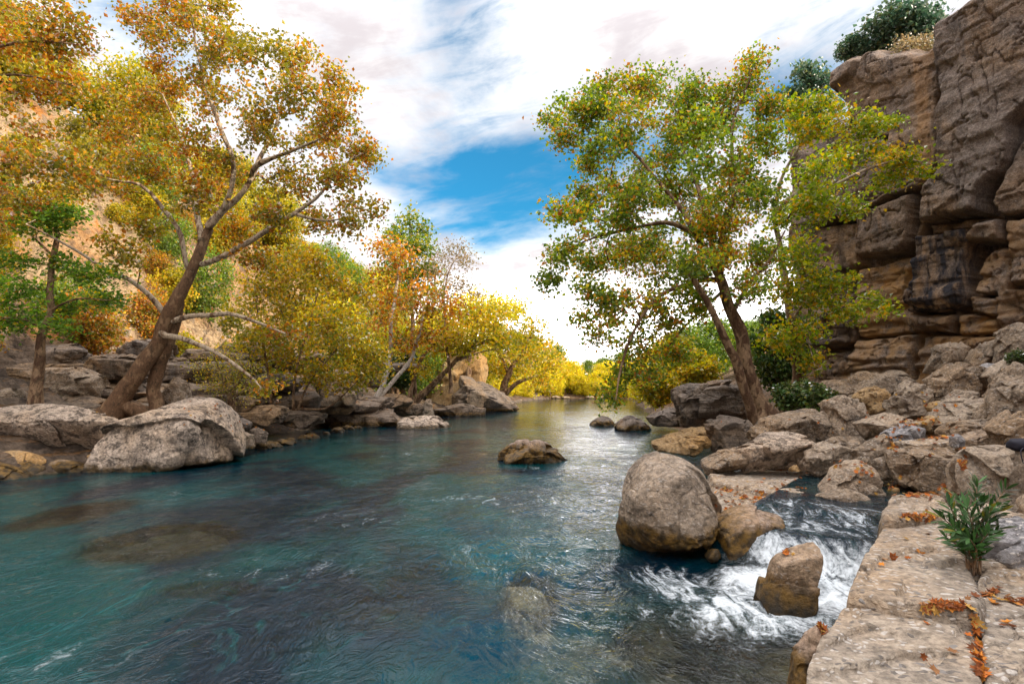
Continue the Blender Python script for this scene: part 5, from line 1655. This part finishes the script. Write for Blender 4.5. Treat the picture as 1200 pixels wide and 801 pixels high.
bush('fern_tuft', 'small green tuft on the narrow slanting slab', 1193, 424, 12.2, 10, 18, 'dark', 0.1, 0.05, 52, lm='waxleaf')
bush('dry_bush', 'thin grey-green bush on the dark bank left of the tilted slab', 268, 470, 21, 60, 70, 'olive', 0.3, 0.07, 53, per=8)


# oleander on the ledge
def oleander():
    hit = shoot(1142, 668)[0]
    b = np.array(hit)
    root = empty('oleander', b, 'green oleander with narrow leaves growing from the ledge crack', 'shrub')
    rg = np.random.default_rng(77)
    tips = [(1104, 606, -.05), (1113, 592, 0), (1124, 584, .1), (1134, 596, -.1), (1146, 566, .05), (1150, 590, .12), (1160, 600, -.05), (1178, 574, 0.02), (1172, 596, .1), (1120, 622, -.15), (1158, 625, -.15), (1136, 630, -.2), (1110, 630, .05), (1170, 620, .0)]
    chains, LV, LF, LC, nb = [], [], [], [], 0
    for (px, py, dy) in tips:
        t = P(px, py, b[1] + dy)
        s = b + np.array([rg.uniform(-.05, .05), rg.uniform(-.05, .05), -0.03])
        mid = s + (t - s) * 0.5 + np.array([(s[0] - t[0]) * 0.25, 0, 0.03])
        c = catmull([(*s, 0.007), (*mid, 0.006), (*t, 0.003)], 0.04)
        chains.append((c[:, :3], c[:, 3]))
        L = len(c)
        for i in range(int(L * 0.3), L):
            tg = c[min(i + 1, L - 1), :3] - c[max(i - 1, 0), :3]
            tg /= np.linalg.norm(tg)
            for k in range(6 if i > L * 0.7 else 4):
                v = rg.normal(size=3)
                v -= tg * (v @ tg)
                v /= np.linalg.norm(v)
                d = v * 0.72 + tg * 0.75
                d /= np.linalg.norm(d)
                sdv = np.cross(d, tg)
                sdv /= np.linalg.norm(sdv) + 1e-9
                ll, ww = rg.uniform(0.08, 0.15), rg.uniform(0.009, 0.014)
                q0 = c[i, :3]
                up_ = np.cross(sdv, d)
                V = np.array([q0, q0 + d * ll * .3 + sdv * ww * .8, q0 + d * ll * .62 + sdv * ww - up_ * .004, q0 + d * ll - np.array([0, 0, .012]), q0 + d * ll * .62 - sdv * ww - up_ * .004, q0 + d * ll * .3 - sdv * ww * .8])
                LV.append(V)
                LF += [(nb, nb + 1, nb + 2, nb + 3), (nb, nb + 3, nb + 4, nb + 5)]
                nb += 6
                g = np.array([0.035, 0.085, 0.022]) * rg.uniform(0.6, 1.9)
                if rg.random() < 0.07:
                    g = np.array([0.22, 0.20, 0.03])
                LC.append(np.repeat(g[None], 6, 0))
    V, F = tubes(chains, 6)
    mesh_np('stem', V, F, M['barkdark'], parent=root, loc=b)
    mesh_np('foliage', np.concatenate(LV), np.array(LF), M['waxleaf'], parent=root, loc=b, colors=np.concatenate(LC))


oleander()


# dark bag with a strap at the right edge
def bag():
    b = np.array(shoot(1199, 529)[0])
    n, mrow = 28, 18
    th = np.linspace(0, 2 * math.pi, n, endpoint=False)
    ph = np.linspace(-math.pi / 2, math.pi / 2, mrow)
    T, Ph = np.meshgrid(th, ph)
    d = np.stack([np.cos(Ph) * np.cos(T), np.cos(Ph) * np.sin(T), np.sin(Ph)], -1)
    e = np.sign(d) * np.abs(d) ** 0.75 * np.array([0.17, 0.12, 0.085])
    e = e * (1 + fbm(d * 2.3, 5, 3)[..., None] * 0.14)
    V = e.reshape(-1, 3) + b + np.array([0.06, 0.06, 0.075])
    i = np.arange(n * mrow).reshape(mrow, n)
    j = np.roll(i, -1, 1)
    F = np.stack([i[:-1], j[:-1], j[1:], i[1:]], -1).reshape(-1, 4)
    t = NT('navy_cloth')
    p = t.pos()
    w = t.noise(p, 60, 3)
    m = t.out(t.princ((0.012, 0.012, 0.022), 0.7, t.bump(w, 0.3, 0.004), 0.3))
    root = empty('bag', b, 'small dark navy bag lying on the massive rock at the right edge', 'bag')
    mesh_np('body', V, F, m, parent=root, loc=b)
    c = catmull([(*(b + [-0.02, -0.06, 0.06]), 0.008), (*(b + [-0.10, -0.09, 0.03]), 0.007), (*(b + [-0.13, -0.12, -0.04]), 0.007), (*(b + [-0.12, -0.13, -0.13]), 0.006)], 0.02)
    V, F = tubes([(c[:, :3], c[:, 3])], 8)
    mesh_np('strap', V, F, m, parent=root, loc=b)


bag()


# fallen leaves
def litter():
    rg = np.random.default_rng(99)
    spots = [(1085, 572, 40, 3, 90), (1080, 580, 38, 3, 60), (1075, 606, 22, 3, 60), (1098, 711, 22, 3, 26), (1128, 712, 10, 3, 12), (1143, 735, 8, 12, 26), (1146, 765, 5, 20, 34), (1150, 792, 5, 8, 14), (1160, 698, 16, 5, 22), (1190, 706, 16, 3, 14),
             (900, 584, 40, 6, 70), (850, 575, 12, 5, 26), (930, 570, 20, 4, 24), (1050, 520, 5, 14, 40), (1096, 512, 12, 5, 40), (1128, 540, 4, 18, 40), (1080, 492, 12, 4, 24), (1062, 498, 10, 3, 10), (975, 545, 20, 4, 30), (1010, 555, 15, 10, 20),
             (1045, 560, 8, 6, 24), (1060, 650, 60, 20, 5), (1080, 760, 60, 30, 4), (1185, 735, 10, 5, 3), (965, 740, 3, 10, 8), (930, 560, 50, 10, 20), (1020, 500, 120, 40, 70), (925, 648, 14, 3, 8), (860, 590, 12, 8, 16), (1090, 478, 40, 20, 30),
             (1070, 655, 30, 4, 4), (320, 500, 60, 8, 60), (400, 470, 80, 12, 60), (270, 470, 90, 20, 50), (1145, 585, 20, 8, 8), (1000, 600, 30, 6, 6)]
    shp = np.array([(0, -.5), (.16, -.28), (.5, -.22), (.3, 0.0), (.52, .3), (.2, .2), (0, .6), (-.2, .2), (-.52, .3), (-.3, 0), (-.5, -.22), (-.16, -.28)])
    VV, CC, FF, b = [], [], [], 0
    pal = np.array([(0.42, 0.13, 0.03), (0.30, 0.10, 0.035), (0.50, 0.20, 0.04), (0.20, 0.07, 0.03), (0.45, 0.26, 0.07), (0.26, 0.13, 0.06)])
    for (px, py, sx, sy, n) in spots:
        for k in range(n):
            hit, nr = shoot(px + rg.normal() * sx * .6, py + rg.normal() * sy * .6)
            if hit is None or nr.z < 0.25 or hit.z < 0.03:
                continue
            if nr.dot(Vector((0, 0, CAMZ)) - hit) < 0:
                nr = -nr
            nr = (nr + Vector(rg.normal(size=3) * 0.28)).normalized()
            a = nr.orthogonal().normalized()
            c = nr.cross(a)
            th = rg.uniform(0, 6.28)
            u = np.array(a) * math.cos(th) + np.array(c) * math.sin(th)
            v = np.cross(np.array(nr), u)
            s = rg.uniform(0.04, 0.075)
            cv = rg.uniform(-.1, 0.6)
            rad = (shp ** 2).sum(1)
            P_ = np.array(hit) + np.array(nr) * (0.008 + 0.02 * rg.random()) + (shp[:, :1] * u + shp[:, 1:] * v) * s + np.array(nr) * (rad * cv * s)[:, None]
            ctr = np.array(hit) + np.array(nr) * (0.008 + 0.01 * rg.random())
            VV.append(np.vstack([ctr[None], P_]))
            FF += [(b, b + 1 + i, b + 1 + (i + 1) % 12) for i in range(12)]
            b += 13
            CC.append(np.repeat((pal[rg.integers(0, 6)] * rg.uniform(.7, 1.2))[None], 13, 0))
    o = mesh_np('fallen_leaves', np.concatenate(VV), np.array(FF), M['litter'], smooth=False, colors=np.concatenate(CC))
    tag(o, 'orange fallen plane leaves lying in the cracks between the rocks', 'leaves', kind='stuff')


litter()

# ------------------------------------------------------------------ light and sky
AZ, EL = R(118), R(23)
sd = Vector((math.cos(EL) * math.sin(AZ), math.cos(EL) * math.cos(AZ), math.sin(EL)))
sun = bpy.data.lights.new('sun', 'SUN')
sun.energy = 4.6
sun.angle = R(0.6)
sun.color = (1.0, 0.86, 0.66)
so = bpy.data.objects.new('sun', sun)
COL.objects.link(so)
so.rotation_euler = (-sd).to_track_quat('-Z', 'Y').to_euler()

w = bpy.data.worlds.new("World")
sc.world = w
w.use_nodes = True
t = NT(world=w)
sky = t.n('ShaderNodeTexSky')
sky.sky_type = 'NISHITA'
sky.sun_disc = False
sky.sun_elevation = EL
sky.sun_rotation = AZ
d = t.n('ShaderNodeTexCoord').outputs['Generated']
x, y, z = t.xyz(d)
zc = t.math('ADD', t.math('MAXIMUM', z, 0.0), 0.16)
cmb = t.n('ShaderNodeCombineXYZ')
t.put(cmb.inputs[0], t.math('DIVIDE', x, zc))
t.put(cmb.inputs[1], t.math('MULTIPLY', t.math('DIVIDE', y, zc), 1.0))
t.put(cmb.inputs[2], 0.37)
uv = cmb.outputs[0]
n1 = t.noise(uv, 1.3, 9, 0.58, 0.5)
n2 = t.noise(t.vmath('ADD', uv, (5.2, 1.1, 0)), 2.6, 9, 0.6, 0.4)
az = t.math('ARCTAN2', x, y)
el = t.math('ARCSINE', z)


def blob(a0, e0, sa, se, rot=0.0):
    a = t.math('SUBTRACT', az, R(a0))
    e = t.math('SUBTRACT', el, R(e0))
    a2 = t.math('ADD', t.math('MULTIPLY', a, math.cos(rot)), t.math('MULTIPLY', e, math.sin(rot)))
    e2 = t.math('SUBTRACT', t.math('MULTIPLY', e, math.cos(rot)), t.math('MULTIPLY', a, math.sin(rot)))
    q = t.math('ADD', t.math('POWER', t.math('DIVIDE', a2, R(sa)), 2.0), t.math('POWER', t.math('DIVIDE', e2, R(se)), 2.0))
    return t.math('POWER', 2.718, t.math('MULTIPLY', q, -1.0))


blue = t.math('ADD', t.math('MULTIPLY', blob(0.5, 21, 14, 4.4, 0.18), 1.15), t.math('MULTIPLY', blob(-4, 35.5, 7, 7), 0.95))
blue = t.math('ADD', blue, t.math('MULTIPLY', blob(27, 25, 7, 4), 0.9))
blue = t.math('ADD', blue, t.math('MULTIPLY', blob(-35, 30, 6, 4), 0.6))
cov = t.math('SUBTRACT', t.math('ADD', t.fmix(t.smooth(el, R(16), R(6)), 0.88, 1.5), t.math('MULTIPLY', t.math('SUBTRACT', n1, 0.5), 2.6)), t.math('MULTIPLY', blue, 0.95))
wv = t.n('ShaderNodeCombineXYZ')
t.put(wv.inputs[0], t.math('MULTIPLY', az, 2.2))
t.put(wv.inputs[1], t.math('MULTIPLY', t.math('SUBTRACT', el, t.math('MULTIPLY', az, 0.22)), 9.0))
n3 = t.noise(wv.outputs[0], 2.4, 8, 0.62, 0.5)
cov = t.math('ADD', cov, t.math('MULTIPLY', t.math('SUBTRACT', n3, 0.5), 1.5))
cloud = t.smooth(t.math('ADD', cov, t.math('MULTIPLY', t.math('SUBTRACT', n2, 0.5), 1.0)), -0.2, 1.1)
skyc = t.mix(1.0, sky.outputs[0], (0.16, 1.05, 1.45), 'MULTIPLY')
skyc = t.vmath('ADD', t.vmath('SCALE', skyc, 1.0), (0.15, 0.55, 0.75))
shade = t.smooth(t.math('ADD', t.math('MULTIPLY', n2, 0.6), t.math('MULTIPLY', n3, 0.4)), 0.43, 0.62)
cc = t.mix(shade, (11, 10.7, 10.5), (6.9, 6.35, 6.55))
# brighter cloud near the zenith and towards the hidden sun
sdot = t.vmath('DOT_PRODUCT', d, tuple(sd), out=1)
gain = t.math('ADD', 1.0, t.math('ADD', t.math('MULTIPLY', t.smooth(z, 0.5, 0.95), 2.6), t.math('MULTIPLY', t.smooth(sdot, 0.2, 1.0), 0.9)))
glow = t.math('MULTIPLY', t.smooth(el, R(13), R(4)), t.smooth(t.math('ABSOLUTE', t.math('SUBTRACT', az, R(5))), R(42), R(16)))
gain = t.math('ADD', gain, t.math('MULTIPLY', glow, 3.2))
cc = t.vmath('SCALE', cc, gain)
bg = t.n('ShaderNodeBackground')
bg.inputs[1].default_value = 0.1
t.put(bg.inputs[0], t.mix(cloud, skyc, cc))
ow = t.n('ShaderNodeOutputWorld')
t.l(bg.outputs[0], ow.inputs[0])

sc.view_settings.view_transform = 'Standard'
sc.view_settings.look = 'None'
sc.view_settings.gamma = 1.0
sc.view_settings.exposure = 0.3
sc.view_settings.use_curve_mapping = False
sc.cycles.max_bounces = 6
sc.cycles.diffuse_bounces = 3
sc.cycles.glossy_bounces = 3
sc.cycles.transmission_bounces = 3
sc.cycles.transparent_max_bounces = 8
sc.cycles.use_denoising = True
sc.cycles.sample_clamp_indirect = 6
